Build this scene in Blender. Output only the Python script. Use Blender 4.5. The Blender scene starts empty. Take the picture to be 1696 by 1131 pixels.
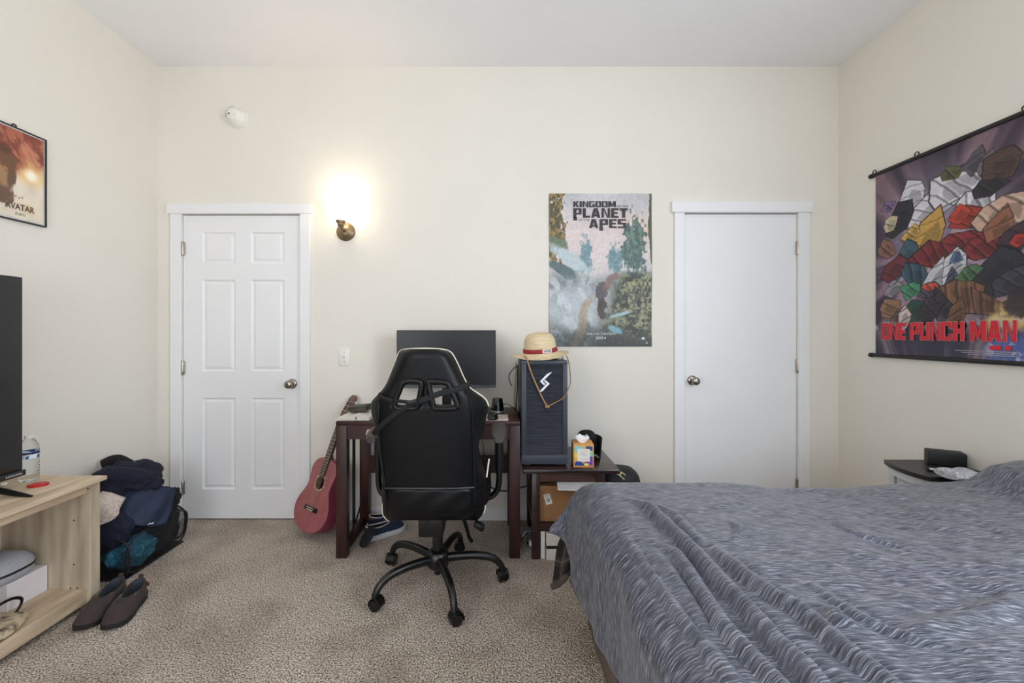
import bpy, bmesh, math, random
import numpy as np
from mathutils import Vector, Matrix, noise

# ------------------------------------------------------------------ camera, light, exposure
SC = bpy.context.scene
COL = SC.collection
random.seed(4)
CAM_D = 2.86            # camera to back wall, metres
CAM_H = 1.247
FPX = 711.0             # focal length in pixels of the 1696 px wide frame

cam_data = bpy.data.cameras.new('camera')
cam_data.sensor_width = 36.0
cam_data.lens = FPX / 1696.0 * 36.0
cam_data.shift_x = 23.0 / 1696.0
cam_data.shift_y = -14.5 / 1696.0
cam_data.clip_start = 0.05
cam = bpy.data.objects.new('camera', cam_data)
COL.objects.link(cam)
cam.location = (0, -CAM_D, CAM_H)
cam.rotation_euler = (math.pi / 2, 0, 0)
SC.camera = cam

SC.view_settings.view_transform = 'Standard'
SC.view_settings.look = 'None'
SC.view_settings.gamma = 1.0
SC.view_settings.use_curve_mapping = False
SC.view_settings.exposure = 0.0
SC.cycles.diffuse_bounces = 8
SC.cycles.max_bounces = 14

world = bpy.data.worlds.new('world')
SC.world = world
world.use_nodes = True
wb = world.node_tree.nodes['Background']
wb.inputs['Color'].default_value = (0.75, 0.86, 1.0, 1)
wb.inputs['Strength'].default_value = 1.0

# room limits
XL, XR, YB, YF, ZC = -2.266, 2.266, 0.0, -4.0, 3.02


def area_light(name, loc, rot, sx, sy, power, color):
    l = bpy.data.lights.new(name, 'AREA')
    l.shape = 'RECTANGLE'
    l.size, l.size_y = sx, sy
    l.energy = power
    l.color = color
    o = bpy.data.objects.new(name, l)
    COL.objects.link(o)
    o.location, o.rotation_euler = loc, rot
    return o


# daylight through the window behind the camera and the one beside the bed head
WIN_A = (-1.5, 1.6, 0.08, 2.05)          # x0, x1, z0, z1 in wall_front; unseen, enlarged downward to brighten the lower walls
WIN_B = (-3.55, -2.35, 0.95, 2.45)         # y0, y1, z0, z1 in wall_right
area_light('window_daylight', ((WIN_A[0] + WIN_A[1]) / 2, YF + 0.0, (WIN_A[2] + WIN_A[3]) / 2), (math.pi / 2, 0, 0),
           WIN_A[1] - WIN_A[0], WIN_A[3] - WIN_A[2], 18, (0.87, 0.93, 1.0))
area_light('window_daylight_right', (XR + 0.0, (WIN_B[0] + WIN_B[1]) / 2, (WIN_B[2] + WIN_B[3]) / 2), (0, math.pi / 2, 0),
           WIN_B[3] - WIN_B[2], WIN_B[1] - WIN_B[0], 68, (0.82, 0.90, 1.0))
# added fill light behind the camera to even out the walls, no fixture
lamp = bpy.data.lights.new('fill_light', 'POINT')
lamp.energy = 37
lamp.color = (0.97, 0.975, 1.0)
lamp.shadow_soft_size = 0.40
lo = bpy.data.objects.new('fill_light', lamp)
COL.objects.link(lo)
lo.location = (-1.3, -3.3, 1.45)


# ------------------------------------------------------------------ helpers
def lin(c):
    r = []
    for v in c[:3]:
        v = v / 255.0
        r.append(v / 12.92 if v <= 0.04045 else ((v + 0.055) / 1.055) ** 2.4)
    return (r[0], r[1], r[2], 1.0)


def P(px, py, d):
    return Vector(((px - 825) / FPX * d, d - CAM_D, CAM_H - (py - 551) / FPX * d))


MATS = {}


def mat(name, col, rough=0.6, metal=0.0, spec=0.5, vary=0.06, vscale=30, bump=0.0, bscale=200, coat=0.0,
        col2=None, stretch=None, sheen=0.0, trans=0.0, detail=3, ramp=(0.35, 0.65), coord='Object'):
    if name in MATS:
        return MATS[name]
    m = bpy.data.materials.new(name)
    m.use_nodes = True
    nt = m.node_tree
    b = nt.nodes['Principled BSDF']
    tc = nt.nodes.new('ShaderNodeTexCoord')
    mp = nt.nodes.new('ShaderNodeMapping')
    nt.links.new(tc.outputs[coord], mp.inputs[0])
    if stretch:
        mp.inputs['Scale'].default_value = stretch
    n = nt.nodes.new('ShaderNodeTexNoise')
    n.inputs['Scale'].default_value = vscale
    n.inputs['Detail'].default_value = detail
    nt.links.new(mp.outputs[0], n.inputs['Vector'])
    r = nt.nodes.new('ShaderNodeValToRGB')
    c = lin(col)
    if col2 is None:
        a0 = tuple(max(0, v * (1 - vary)) for v in c[:3]) + (1,)
        a1 = tuple(min(1, v * (1 + vary)) for v in c[:3]) + (1,)
    else:
        a0, a1 = c, lin(col2)
    r.color_ramp.elements[0].position, r.color_ramp.elements[1].position = ramp
    r.color_ramp.elements[0].color, r.color_ramp.elements[1].color = a0, a1
    nt.links.new(n.outputs['Fac'], r.inputs[0])
    nt.links.new(r.outputs[0], b.inputs['Base Color'])
    b.inputs['Roughness'].default_value = rough
    b.inputs['Metallic'].default_value = metal
    b.inputs['Specular IOR Level'].default_value = spec
    b.inputs['Coat Weight'].default_value = coat
    b.inputs['Sheen Weight'].default_value = sheen
    b.inputs['Transmission Weight'].default_value = trans
    if bump:
        n2 = nt.nodes.new('ShaderNodeTexNoise')
        n2.inputs['Scale'].default_value = bscale
        n2.inputs['Detail'].default_value = 2
        nt.links.new(mp.outputs[0], n2.inputs['Vector'])
        bp = nt.nodes.new('ShaderNodeBump')
        bp.inputs['Strength'].default_value = bump
        bp.inputs['Distance'].default_value = 0.01
        nt.links.new(n2.outputs['Fac'], bp.inputs['Height'])
        nt.links.new(bp.outputs[0], b.inputs['Normal'])
    MATS[name] = m
    return m


def tag(o, label=None, cat=None, group=None, kind=None):
    for k, v in (('label', label), ('category', cat), ('group', group), ('kind', kind)):
        if v:
            o[k] = v
    return o


ORIGIN = {}


def root(name, loc, label=None, cat=None, group=None, kind=None):
    o = bpy.data.objects.new(name, None)
    o.empty_display_size = 0.05
    COL.objects.link(o)
    o.location = loc
    ORIGIN[o.name] = Vector(loc)
    return tag(o, label, cat, group, kind)


def link_mesh(name, me, m, parent=None, loc=None):
    """me is in world coordinates"""
    o = bpy.data.objects.new(name, me)
    COL.objects.link(o)
    if parent is not None:
        org = ORIGIN[parent.name]
        o.parent = parent
    else:
        org = Vector(loc) if loc is not None else Vector((0, 0, 0))
        o.location = org
    me.transform(Matrix.Translation(-org))
    ORIGIN[o.name] = org
    if m is not None:
        me.materials.append(m)
    return o


def obj(name, bm, m, parent=None, smooth=None, loc=None, label=None, cat=None, group=None, kind=None, subsurf=0):
    bmesh.ops.recalc_face_normals(bm, faces=bm.faces)
    if loc == 'base' and parent is None:
        xs = [v.co for v in bm.verts]
        loc = Vector(((min(v.x for v in xs) + max(v.x for v in xs)) / 2, (min(v.y for v in xs) + max(v.y for v in xs)) / 2,
                      min(v.z for v in xs)))
    me = bpy.data.meshes.new(name)
    bm.to_mesh(me)
    bm.free()
    o = link_mesh(name, me, m, parent, loc)
    if smooth is not None:
        for p in me.polygons:
            p.use_smooth = True
        me.set_sharp_from_angle(angle=math.radians(smooth))
    if subsurf:
        md = o.modifiers.new('subdivision', 'SUBSURF')
        md.levels = md.render_levels = subsurf
    return tag(o, label, cat, group, kind)


def NB():
    return bmesh.new()


def box(bm, x0, x1, y0, y1, z0, z1, bev=0.0, M=None, seg=2):
    vs = [bm.verts.new((x, y, z)) for z in (z0, z1) for y in (y0, y1) for x in (x0, x1)]
    fs = [(0, 2, 3, 1), (4, 5, 7, 6), (0, 1, 5, 4), (2, 6, 7, 3), (0, 4, 6, 2), (1, 3, 7, 5)]
    faces = [bm.faces.new([vs[i] for i in f]) for f in fs]
    if bev:
        edges = list({e for f in faces for e in f.edges})
        r = bmesh.ops.bevel(bm, geom=edges, offset=bev, segments=seg, affect='EDGES', profile=0.5)
        vs = list({v for f in r['faces'] for v in f.verts} | {v for v in vs if v.is_valid})
    if M is not None:
        bmesh.ops.transform(bm, matrix=M, verts=[v for v in vs if v.is_valid])
    return bm


def catmull(pts, n=8, closed=False):
    pts = [Vector(p) for p in pts]
    out = []
    N = len(pts)
    segs = N if closed else N - 1
    for i in range(segs):
        if closed:
            p0, p1, p2, p3 = pts[i - 1], pts[i], pts[(i + 1) % N], pts[(i + 2) % N]
        else:
            p0 = pts[i - 1] if i > 0 else pts[0] * 2 - pts[1]
            p1, p2 = pts[i], pts[i + 1]
            p3 = pts[i + 2] if i + 2 < N else pts[-1] * 2 - pts[-2]
        for k in range(n):
            t = k / n
            out.append(0.5 * ((2 * p1) + (-p0 + p2) * t + (2 * p0 - 5 * p1 + 4 * p2 - p3) * t * t + (-p0 + 3 * p1 - 3 * p2 + p3) * t ** 3))
    if not closed:
        out.append(pts[-1])
    return out


def sweep(bm, pts, w, h=None, up=None, n=8, closed=False, square=False):
    """tube along pts; w, h half sizes (numbers or lists); up = direction of h"""
    pts = [Vector(p) for p in pts]
    N = len(pts)
    if h is None:
        h = w
    rings = []
    prev_u = None
    for i, p in enumerate(pts):
        if closed:
            t = pts[(i + 1) % N] - pts[i - 1]
        else:
            t = pts[min(i + 1, N - 1)] - pts[max(i - 1, 0)]
        t.normalize()
        if up is not None:
            u = Vector(up)
        elif prev_u is not None:
            u = prev_u
        else:
            u = Vector((0, 0, 1)) if abs(t.z) < 0.9 else Vector((1, 0, 0))
        u = (u - t * u.dot(t))
        if u.length < 1e-6:
            u = t.orthogonal()
        u.normalize()
        prev_u = u
        s = t.cross(u)
        wi = w[i] if isinstance(w, (list, tuple)) else w
        hi = h[i] if isinstance(h, (list, tuple)) else h
        ring = []
        if square:
            for a, b in ((-1, -1), (1, -1), (1, 1), (-1, 1)):
                ring.append(bm.verts.new(p + s * wi * a + u * hi * b))
        else:
            for k in range(n):
                a = 2 * math.pi * k / n
                ring.append(bm.verts.new(p + s * wi * math.cos(a) + u * hi * math.sin(a)))
        rings.append(ring)
    m = len(rings[0])
    last = N if closed else N - 1
    for i in range(last):
        a, b = rings[i], rings[(i + 1) % N]
        for k in range(m):
            bm.faces.new((a[k], a[(k + 1) % m], b[(k + 1) % m], b[k]))
    if not closed:
        bm.faces.new(rings[0][::-1])
        bm.faces.new(rings[-1])
    return bm


def lathe(bm, prof, M=None, n=32, cap=True):
    """prof: (r, z) list about local z"""
    M = M or Matrix.Identity(4)
    rings = []
    for r, z in prof:
        if r < 1e-5:
            rings.append([bm.verts.new(M @ Vector((0, 0, z)))])
        else:
            rings.append([bm.verts.new(M @ Vector((r * math.cos(2 * math.pi * k / n), r * math.sin(2 * math.pi * k / n), z))) for k in range(n)])
    for a, b in zip(rings, rings[1:]):
        for k in range(n):
            k2 = (k + 1) % n
            if len(a) == 1 and len(b) == 1:
                continue
            if len(a) == 1:
                bm.faces.new((a[0], b[k2], b[k]))
            elif len(b) == 1:
                bm.faces.new((a[k], a[k2], b[0]))
            else:
                bm.faces.new((a[k], a[k2], b[k2], b[k]))
    if cap:
        if len(rings[0]) > 1:
            bm.faces.new(rings[0][::-1])
        if len(rings[-1]) > 1:
            bm.faces.new(rings[-1])
    return bm


def T(x, y, z):
    return Matrix.Translation((x, y, z))


def R(deg, ax):
    return Matrix.Rotation(math.radians(deg), 4, ax)


def basis(o, ex, ey, ez):
    m = Matrix.Identity(4)
    for i, e in enumerate((ex, ey, ez)):
        for j in range(3):
            m[j][i] = e[j]
    m.translation = o
    return m


def prism(bm, poly, z0, z1, M=None):
    """poly in local xy, extruded z0..z1"""
    M = M or Matrix.Identity(4)
    a = [bm.verts.new(M @ Vector((p[0], p[1], z0))) for p in poly]
    b = [bm.verts.new(M @ Vector((p[0], p[1], z1))) for p in poly]
    n = len(poly)
    bm.faces.new(a[::-1])
    bm.faces.new(b)
    for i in range(n):
        j = (i + 1) % n
        bm.faces.new((a[i], a[j], b[j], b[i]))
    return bm


def grid_faces(bm, rows, closed_u=False, closed_v=False):
    nv = len(rows)
    nu = len(rows[0])
    for i in range(nv if closed_v else nv - 1):
        for j in range(nu if closed_u else nu - 1):
            a, b = rows[i], rows[(i + 1) % nv]
            j2 = (j + 1) % nu
            bm.faces.new((a[j], a[j2], b[j2], b[j]))


def text_bm(body, size, M, bold=0.0, xs=1.0, depth=0.0, align='CENTER', spacing=1.0):
    cu = bpy.data.curves.new('lettering', 'FONT')
    cu.body = body
    cu.size = size
    cu.align_x = align
    cu.align_y = 'CENTER'
    cu.offset = bold
    cu.space_character = spacing
    cu.extrude = depth
    cu.resolution_u = 3
    o = bpy.data.objects.new('lettering', cu)
    COL.objects.link(o)
    bpy.context.view_layer.update()
    me = bpy.data.meshes.new_from_object(o.evaluated_get(bpy.context.evaluated_depsgraph_get()))
    bpy.data.objects.remove(o)
    bpy.data.curves.remove(cu)
    me.transform(M @ Matrix.Diagonal((xs, 1, 1, 1)))
    bm = bmesh.new()
    bm.from_mesh(me)
    bpy.data.meshes.remove(me)
    return bm


def merge(*bms):
    out = bmesh.new()
    for b in bms:
        me = bpy.data.meshes.new('t')
        b.to_mesh(me)
        b.free()
        out.from_mesh(me)
        bpy.data.meshes.remove(me)
    return out


# painting helpers (prints on posters), numpy on a fine vertex grid
def vnoise(U, V, seed):
    rs = np.random.RandomState(seed)
    tab = rs.rand(64, 64)
    iu = np.floor(U).astype(int)
    iv = np.floor(V).astype(int)
    fu = U - iu
    fv = V - iv
    fu = fu * fu * (3 - 2 * fu)
    fv = fv * fv * (3 - 2 * fv)
    g = lambda a, b: tab[a % 64, b % 64]
    return (g(iu, iv) * (1 - fu) + g(iu + 1, iv) * fu) * (1 - fv) + (g(iu, iv + 1) * (1 - fu) + g(iu + 1, iv + 1) * fu) * fv


def fbm(U, V, seed, oct=4):
    s = 0
    a = 0.5
    for k in range(oct):
        s = s + a * vnoise(U * 2 ** k, V * 2 ** k, seed + k)
        a *= 0.5
    return s / (1 - 0.5 ** oct)


def sstep(a, b, x):
    t = np.clip((x - a) / (b - a), 0, 1)
    return t * t * (3 - 2 * t)


def over(img, mask, col):
    c = np.array(col, float)
    return img * (1 - mask[..., None]) + c * mask[..., None]


def poly_mask(U, V, pts):
    ins = np.zeros(U.shape, bool)
    n = len(pts)
    for i in range(n):
        x0, y0 = pts[i]
        x1, y1 = pts[(i + 1) % n]
        c = ((y0 > V) != (y1 > V)) & (U < (x1 - x0) * (V - y0) / (y1 - y0 + 1e-12) + x0)
        ins ^= c
    return ins.astype(float)


def blob(U, V, cx, cy, rx, ry, rot=0, wob=0.25, soft=0.08, seed=1, f=14):
    a = math.radians(rot)
    x = (U - cx) * math.cos(a) + (V - cy) * math.sin(a)
    y = -(U - cx) * math.sin(a) + (V - cy) * math.cos(a)
    r = np.sqrt((x / rx) ** 2 + (y / ry) ** 2) + (fbm(U * f, V * f, seed) - 0.5) * 2 * wob
    return 1 - sstep(1 - soft, 1 + soft, r)


def print_material():
    if 'poster_print' in MATS:
        return MATS['poster_print']
    m = bpy.data.materials.new('poster_print')
    m.use_nodes = True
    nt = m.node_tree
    b = nt.nodes['Principled BSDF']
    a = nt.nodes.new('ShaderNodeVertexColor')
    a.layer_name = 'ink'
    nt.links.new(a.outputs[0], b.inputs['Base Color'])
    b.inputs['Roughness'].default_value = 0.45
    MATS['poster_print'] = m
    return m


def printed_sheet(name, o, ex, ey, nx, ny, func, parent, wave=None, en=None):
    """sheet with corner o, edges ex (u) and ey (v up); func(U,V)->rgb 0..255"""
    u = np.linspace(0, 1, nx + 1)
    v = np.linspace(0, 1, ny + 1)
    U, V = np.meshgrid(u, v)
    img = np.clip(func(U, V), 0, 255) / 255.0
    L = np.where(img <= 0.04045, img / 12.92, ((img + 0.055) / 1.055) ** 2.4)
    o, ex, ey = np.array(o), np.array(ex), np.array(ey)
    co = o + U[..., None] * ex + V[..., None] * ey
    if wave is not None:
        co = co + wave(U, V)[..., None] * np.array(en)
    idx = np.arange((nx + 1) * (ny + 1)).reshape(ny + 1, nx + 1)
    q = np.stack([idx[:-1, :-1], idx[:-1, 1:], idx[1:, 1:], idx[1:, :-1]], -1).reshape(-1, 4)
    me = bpy.data.meshes.new(name)
    nvt, nf = co.shape[0] * co.shape[1], len(q)
    me.vertices.add(nvt)
    me.vertices.foreach_set('co', co.reshape(-1).astype(np.float32))
    me.loops.add(nf * 4)
    me.loops.foreach_set('vertex_index', q.reshape(-1).astype(np.int32))
    me.polygons.add(nf)
    me.polygons.foreach_set('loop_start', np.arange(0, nf * 4, 4, dtype=np.int32))
    me.update(calc_edges=True)
    at = me.color_attributes.new('ink', 'FLOAT_COLOR', 'POINT')
    at.data.foreach_set('color', np.concatenate([L, np.ones(L.shape[:2] + (1,))], -1).reshape(-1).astype(np.float32))
    ob = link_mesh(name, me, print_material(), parent)
    md = ob.modifiers.new('paper', 'SOLIDIFY')
    md.thickness = 0.0006
    md.offset = -1
    return ob


# ------------------------------------------------------------------ materials of the room
M_wall = mat('cream_wall_paint', (229, 224, 214), 0.75, vary=0.012, vscale=2, bump=0.10, bscale=70, spec=0.25)
M_ceil = mat('ceiling_paint', (238, 238, 239), 0.9, vary=0.01, vscale=2, bump=0.12, bscale=60, spec=0.2)
M_white = mat('white_trim_paint', (234, 234, 235), 0.42, vary=0.01, vscale=4, spec=0.4)
M_hinge = mat('brushed_nickel', (190, 184, 172), 0.3, 1.0, vary=0.08)
M_nickel = mat('satin_nickel_knob', (165, 158, 148), 0.22, 1.0, vary=0.05)
M_black = mat('black_plastic', (20, 20, 22), 0.45, vary=0.1)
M_blackm = mat('black_metal', (12, 12, 13), 0.32, vary=0.1, spec=0.6)


def carpet_material():
    m = bpy.data.materials.new('beige_speckled_carpet')
    m.use_nodes = True
    nt = m.node_tree
    N = nt.nodes.new
    b = nt.nodes['Principled BSDF']
    tc = N('ShaderNodeTexCoord')
    n1 = N('ShaderNodeTexNoise'); n1.inputs['Scale'].default_value = 165; n1.inputs['Detail'].default_value = 2; n1.inputs['Roughness'].default_value = 0.65
    n2 = N('ShaderNodeTexNoise'); n2.inputs['Scale'].default_value = 3.2; n2.inputs['Detail'].default_value = 4
    vo = N('ShaderNodeTexVoronoi'); vo.inputs['Scale'].default_value = 120
    r1 = N('ShaderNodeValToRGB')
    e = r1.color_ramp.elements
    e[0].position = 0.40; e[0].color = lin((94, 79, 68))
    e[1].position = 0.60; e[1].color = lin((244, 230, 214))
    k = r1.color_ramp.elements.new(0.48); k.color = lin((200, 183, 167))
    r2 = N('ShaderNodeValToRGB')
    r2.color_ramp.elements[0].position = 0.36; r2.color_ramp.elements[0].color = (0.74, 0.72, 0.70, 1)
    r2.color_ramp.elements[1].position = 0.56; r2.color_ramp.elements[1].color = (1.0, 1.0, 1.0, 1)
    mx = N('ShaderNodeMix'); mx.data_type = 'RGBA'; mx.blend_type = 'MULTIPLY'; mx.inputs['Factor'].default_value = 1.0
    for n in (n1, n2, vo):
        nt.links.new(tc.outputs['Object'], n.inputs['Vector'])
    nt.links.new(n1.outputs['Fac'], r1.inputs[0])
    nt.links.new(n2.outputs['Fac'], r2.inputs[0])
    nt.links.new(r1.outputs[0], mx.inputs['A'])
    nt.links.new(r2.outputs[0], mx.inputs['B'])
    nt.links.new(mx.outputs['Result'], b.inputs['Base Color'])
    b.inputs['Roughness'].default_value = 0.95
    b.inputs['Specular IOR Level'].default_value = 0.1
    b.inputs['Sheen Weight'].default_value = 0.1
    ad = N('ShaderNodeMath'); ad.operation = 'ADD'
    nt.links.new(n1.outputs['Fac'], ad.inputs[0]); nt.links.new(vo.outputs['Distance'], ad.inputs[1])
    bp = N('ShaderNodeBump'); bp.inputs['Strength'].default_value = 0.9; bp.inputs['Distance'].default_value = 0.012
    nt.links.new(ad.outputs[0], bp.inputs['Height'])
    nt.links.new(bp.outputs[0], b.inputs['Normal'])
    return m


def wood(name, c1, c2, rough=0.45, axis='X', scale=6, spec=0.5, coat=0.0):
    st = {'X': (0.12, 1, 1), 'Y': (1, 0.12, 1), 'Z': (1, 1, 0.12)}[axis]
    return mat(name, c1, rough, col2=c2, stretch=tuple(s * scale for s in st), vscale=3.2, detail=6, bump=0.04, bscale=14, spec=spec, coat=coat, ramp=(0.32, 0.68))


# ------------------------------------------------------------------ room shell
def structure(name, bm, m, parent=None, smooth=None):
    o = obj(name, bm, m, parent, smooth)
    if parent is None:
        o['kind'] = 'structure'
    return o


WT = 0.12
b = box(NB(), XL - WT, XR + WT, YF - WT, YB + WT, -0.1, 0.0); structure('floor', b, carpet_material())
b = box(NB(), XL - WT, XR + WT, YF - WT, YB + WT, ZC, ZC + 0.1); structure('ceiling', b, M_ceil)
b = box(NB(), XL - WT, XL, YF - WT, YB + WT, 0, ZC); structure('wall_left', b, M_wall)
b = NB()   # right wall with its window opening
box(b, XR, XR + WT, YF - WT, WIN_B[0], 0, ZC); box(b, XR, XR + WT, WIN_B[1], YB + WT, 0, ZC)
box(b, XR, XR + WT, WIN_B[0], WIN_B[1], 0, WIN_B[2]); box(b, XR, XR + WT, WIN_B[0], WIN_B[1], WIN_B[3], ZC)
structure('wall_right', b, M_wall)
b = NB()
box(b, XL, WIN_A[0], YF - WT, YF, 0, ZC); box(b, WIN_A[1], XR, YF - WT, YF, 0, ZC)
box(b, WIN_A[0], WIN_A[1], YF - WT, YF, 0, WIN_A[2]); box(b, WIN_A[0], WIN_A[1], YF - WT, YF, WIN_A[3], ZC)
structure('wall_front', b, M_wall)

S = 248.6


def wx(px):
    return (px - 825) / S


def wz(py):
    return CAM_H - (py - 551) / S


D1 = (wx(302), wx(498.5), wz(355))       # door openings x0, x1, top
D2 = (wx(1132), wx(1320.5), wz(353))
b = NB()
box(b, XL, D1[0], YB, YB + WT, 0, ZC); box(b, D1[1], D2[0], YB, YB + WT, 0, ZC); box(b, D2[1], XR, YB, YB + WT, 0, ZC)
for q in (D1, D2):
    box(b, q[0], q[1], YB, YB + WT, q[2], ZC)
    box(b, q[0], q[1], YB + 0.07, YB + WT, 0, q[2])
structure('wall_back', b, M_wall)

# baseboards
for nm, args in (('baseboard_back', (D1[1] + 0.07, D2[0] - 0.07, -0.012, 0, 0, 0.085)),
                 ('baseboard_left', (XL, XL + 0.012, YF, YB, 0, 0.085)),
                 ('baseboard_right', (XR - 0.012, XR, YF, YB, 0, 0.085))):
    structure(nm, box(NB(), *args, bev=0.003), M_white)


def knob(parent, x, z, y):
    M = T(x, y, z) @ R(90, 'X')
    b = lathe(NB(), [(0.0, 0.0), (0.033, 0.0), (0.033, 0.004), (0.028, 0.010), (0.014, 0.014)], M, 32)
    obj('knob_rose', b, M_nickel, parent, 40)
    b = lathe(NB(), [(0.012, 0.012), (0.0115, 0.030), (0.020, 0.036), (0.0265, 0.046), (0.0275, 0.056), (0.024, 0.066), (0.016, 0.071), (0.009, 0.072), (0.008, 0.069), (0.0, 0.069)], M, 32)
    k = obj('door_knob', b, M_nickel, parent, 50)
    return k


def hinge(parent, x, z, y):
    b = lathe(NB(), [(0, -0.048), (0.004, -0.048), (0.0065, -0.044), (0.0065, -0.016), (0.0058, -0.0155), (0.0065, -0.015), (0.0065, 0.015), (0.0058, 0.0155), (0.0065, 0.016), (0.0065, 0.044), (0.004, 0.048), (0, 0.048)], T(x, y, z), 12)
    box(b, x - 0.011, x + 0.011, y + 0.002, y + 0.005, z - 0.044, z + 0.044)
    obj('hinge', b, M_hinge, parent, 40)


def casing(parent, ox0, ox1, ix0, ix1, hx0, hx1, hz0, hz1):
    b = NB(); box(b, ox0, ix0, -0.018, 0, 0, hz0, bev=0.002); box(b, ix1, ox1, -0.018, 0, 0, hz0, bev=0.002)
    obj('casing', b, M_white, parent)
    b = box(NB(), hx0, hx1, -0.026, 0, hz0, hz1, bev=0.003)
    obj('header', b, M_white, parent)


# six-panel door
dr = root('door_1', ((D1[0] + D1[1]) / 2, 0, 0), 'white six-panel door with nickel knob between left corner and guitar', 'door', kind='structure')
G = 0.003
x0, x1, z0, z1 = D1[0] + G, D1[1] - G, 0.008, D1[2] - 0.006
cols = [(wx(334), wx(389)), (wx(415), wx(470))]
rws = [(wz(811), wz(659)), (wz(615), wz(463)), (wz(436), wz(384))]
b = NB()
xs = [x0, cols[0][0], cols[0][1], cols[1][0], cols[1][1], x1]
zs = [z0]
for r in rws:
    zs += list(r)
zs.append(z1)
YD = 0.006
for i in range(5):
    for j in range(7):
        cx0, cx1, cz0, cz1 = xs[i], xs[i + 1], zs[j], zs[j + 1]
        if i in (1, 3) and j in (1, 3, 5):
            prev = None
            for ins, dy in ((0, 0), (0.010, 0.009), (0.016, 0.009), (0.030, 0.002), (0.036, 0.002)):
                ring = [b.verts.new((cx0 + ins, YD + dy, cz0 + ins)), b.verts.new((cx1 - ins, YD + dy, cz0 + ins)),
                        b.verts.new((cx1 - ins, YD + dy, cz1 - ins)), b.verts.new((cx0 + ins, YD + dy, cz1 - ins))]
                if prev:
                    for k in range(4):
                        b.faces.new((prev[k], prev[(k + 1) % 4], ring[(k + 1) % 4], ring[k]))
                prev = ring
            b.faces.new(prev)
        else:
            b.faces.new([b.verts.new(c) for c in ((cx0, YD, cz0), (cx1, YD, cz0), (cx1, YD, cz1), (cx0, YD, cz1))])
bmesh.ops.remove_doubles(b, verts=b.verts, dist=1e-5)
be = [e for e in b.edges if e.is_boundary]
ex = bmesh.ops.extrude_edge_only(b, edges=be)
bmesh.ops.translate(b, verts=[v for v in ex['geom'] if isinstance(v, bmesh.types.BMVert)], vec=(0, 0.035, 0))
obj('door_panel', b, M_white, dr)
casing(dr, wx(285), wx(514.5), D1[0], D1[1], wx(280), wx(518), D1[2], wz(338.5))
knob(dr, wx(483.5), wz(635.5), YD)
for py in (412, 609, 807):
    hinge(dr, wx(303.5), wz(py), -0.006)

# flush door
dr = root('door_2', ((D2[0] + D2[1]) / 2, 0, 0), 'plain white flush door behind the bed with nickel knob on its left', 'door', kind='structure')
b = box(NB(), D2[0] + G, D2[1] - G, YD, YD + 0.035, 0.008, D2[2] - 0.006, bev=0.0015)
obj('door_panel', b, M_white, dr)
casing(dr, wx(1116), wx(1338.5), D2[0], D2[1], wx(1111), wx(1343), D2[2], wz(335))
knob(dr, wx(1147), wz(630), YD)
for py in (411, 606, 803):
    hinge(dr, wx(1320.5), wz(py), -0.006)

# windows (behind the camera and at the bed head)
def win_frame(name, horizontal, a0, a1, z0, z1, pos, lab):
    b = NB()
    t = 0.05
    parts = [(a0, a0 + t, z0, z1), (a1 - t, a1, z0, z1), (a0 + t, a1 - t, z0, z0 + t), (a0 + t, a1 - t, z1 - t, z1), ((a0 + a1) / 2 - t / 2, (a0 + a1) / 2 + t / 2, z0 + t, z1 - t)]
    for p in parts:
        if horizontal:
            box(b, p[0], p[1], pos - 0.09, pos - 0.03, p[2], p[3], bev=0.003)
        else:
            box(b, pos + 0.03, pos + 0.09, p[0], p[1], p[2], p[3], bev=0.003)
    o = obj(name, b, M_white, kind='structure')
    return o


win_frame('window_1', True, *WIN_A, YF, '')
win_frame('window_2', False, *WIN_B, XR, '')

# ------------------------------------------------------------------ wall fittings
M_wp = mat('white_device_plastic', (232, 230, 224), 0.4, vary=0.02)
sm = root('smoke_alarm', (wx(394), 0, wz(195.5)), 'round white smoke alarm high on the back wall above the six-panel door', 'smoke alarm')
MM = T(wx(394.5), 0, wz(196)) @ R(90, 'X')
obj('base_plate', lathe(NB(), [(0, 0), (0.068, 0), (0.068, 0.010), (0.064, 0.016), (0.0, 0.016)], MM, 48), M_wp, sm, 40)
obj('housing', lathe(NB(), [(0.058, 0.016), (0.060, 0.019), (0.057, 0.026), (0.050, 0.045), (0.042, 0.060), (0.034, 0.068), (0, 0.069)], MM, 48), M_wp, sm, 40)
M_g = mat('grey_button', (150, 144, 134), 0.5)
obj('test_button', lathe(NB(), [(0, 0.0), (0.008, 0.0), (0.008, 0.004), (0, 0.005)], T(wx(394.5) - 0.02, -0.066, wz(196) - 0.002) @ R(90, 'X'), 16), M_g, sm, 40)
for k in range(6):
    a = math.radians(100 + k * 18)
    p = Vector((wx(394.5) + 0.048 * math.cos(a), -0.051, wz(196) + 0.048 * math.sin(a)))
    obj('vent_slot', box(NB(), -0.002, 0.002, -0.003, 0.003, -0.007, 0.007, M=T(*p) @ R(-(100 + k * 18 - 90), 'Y')), M_g, sm)

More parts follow.
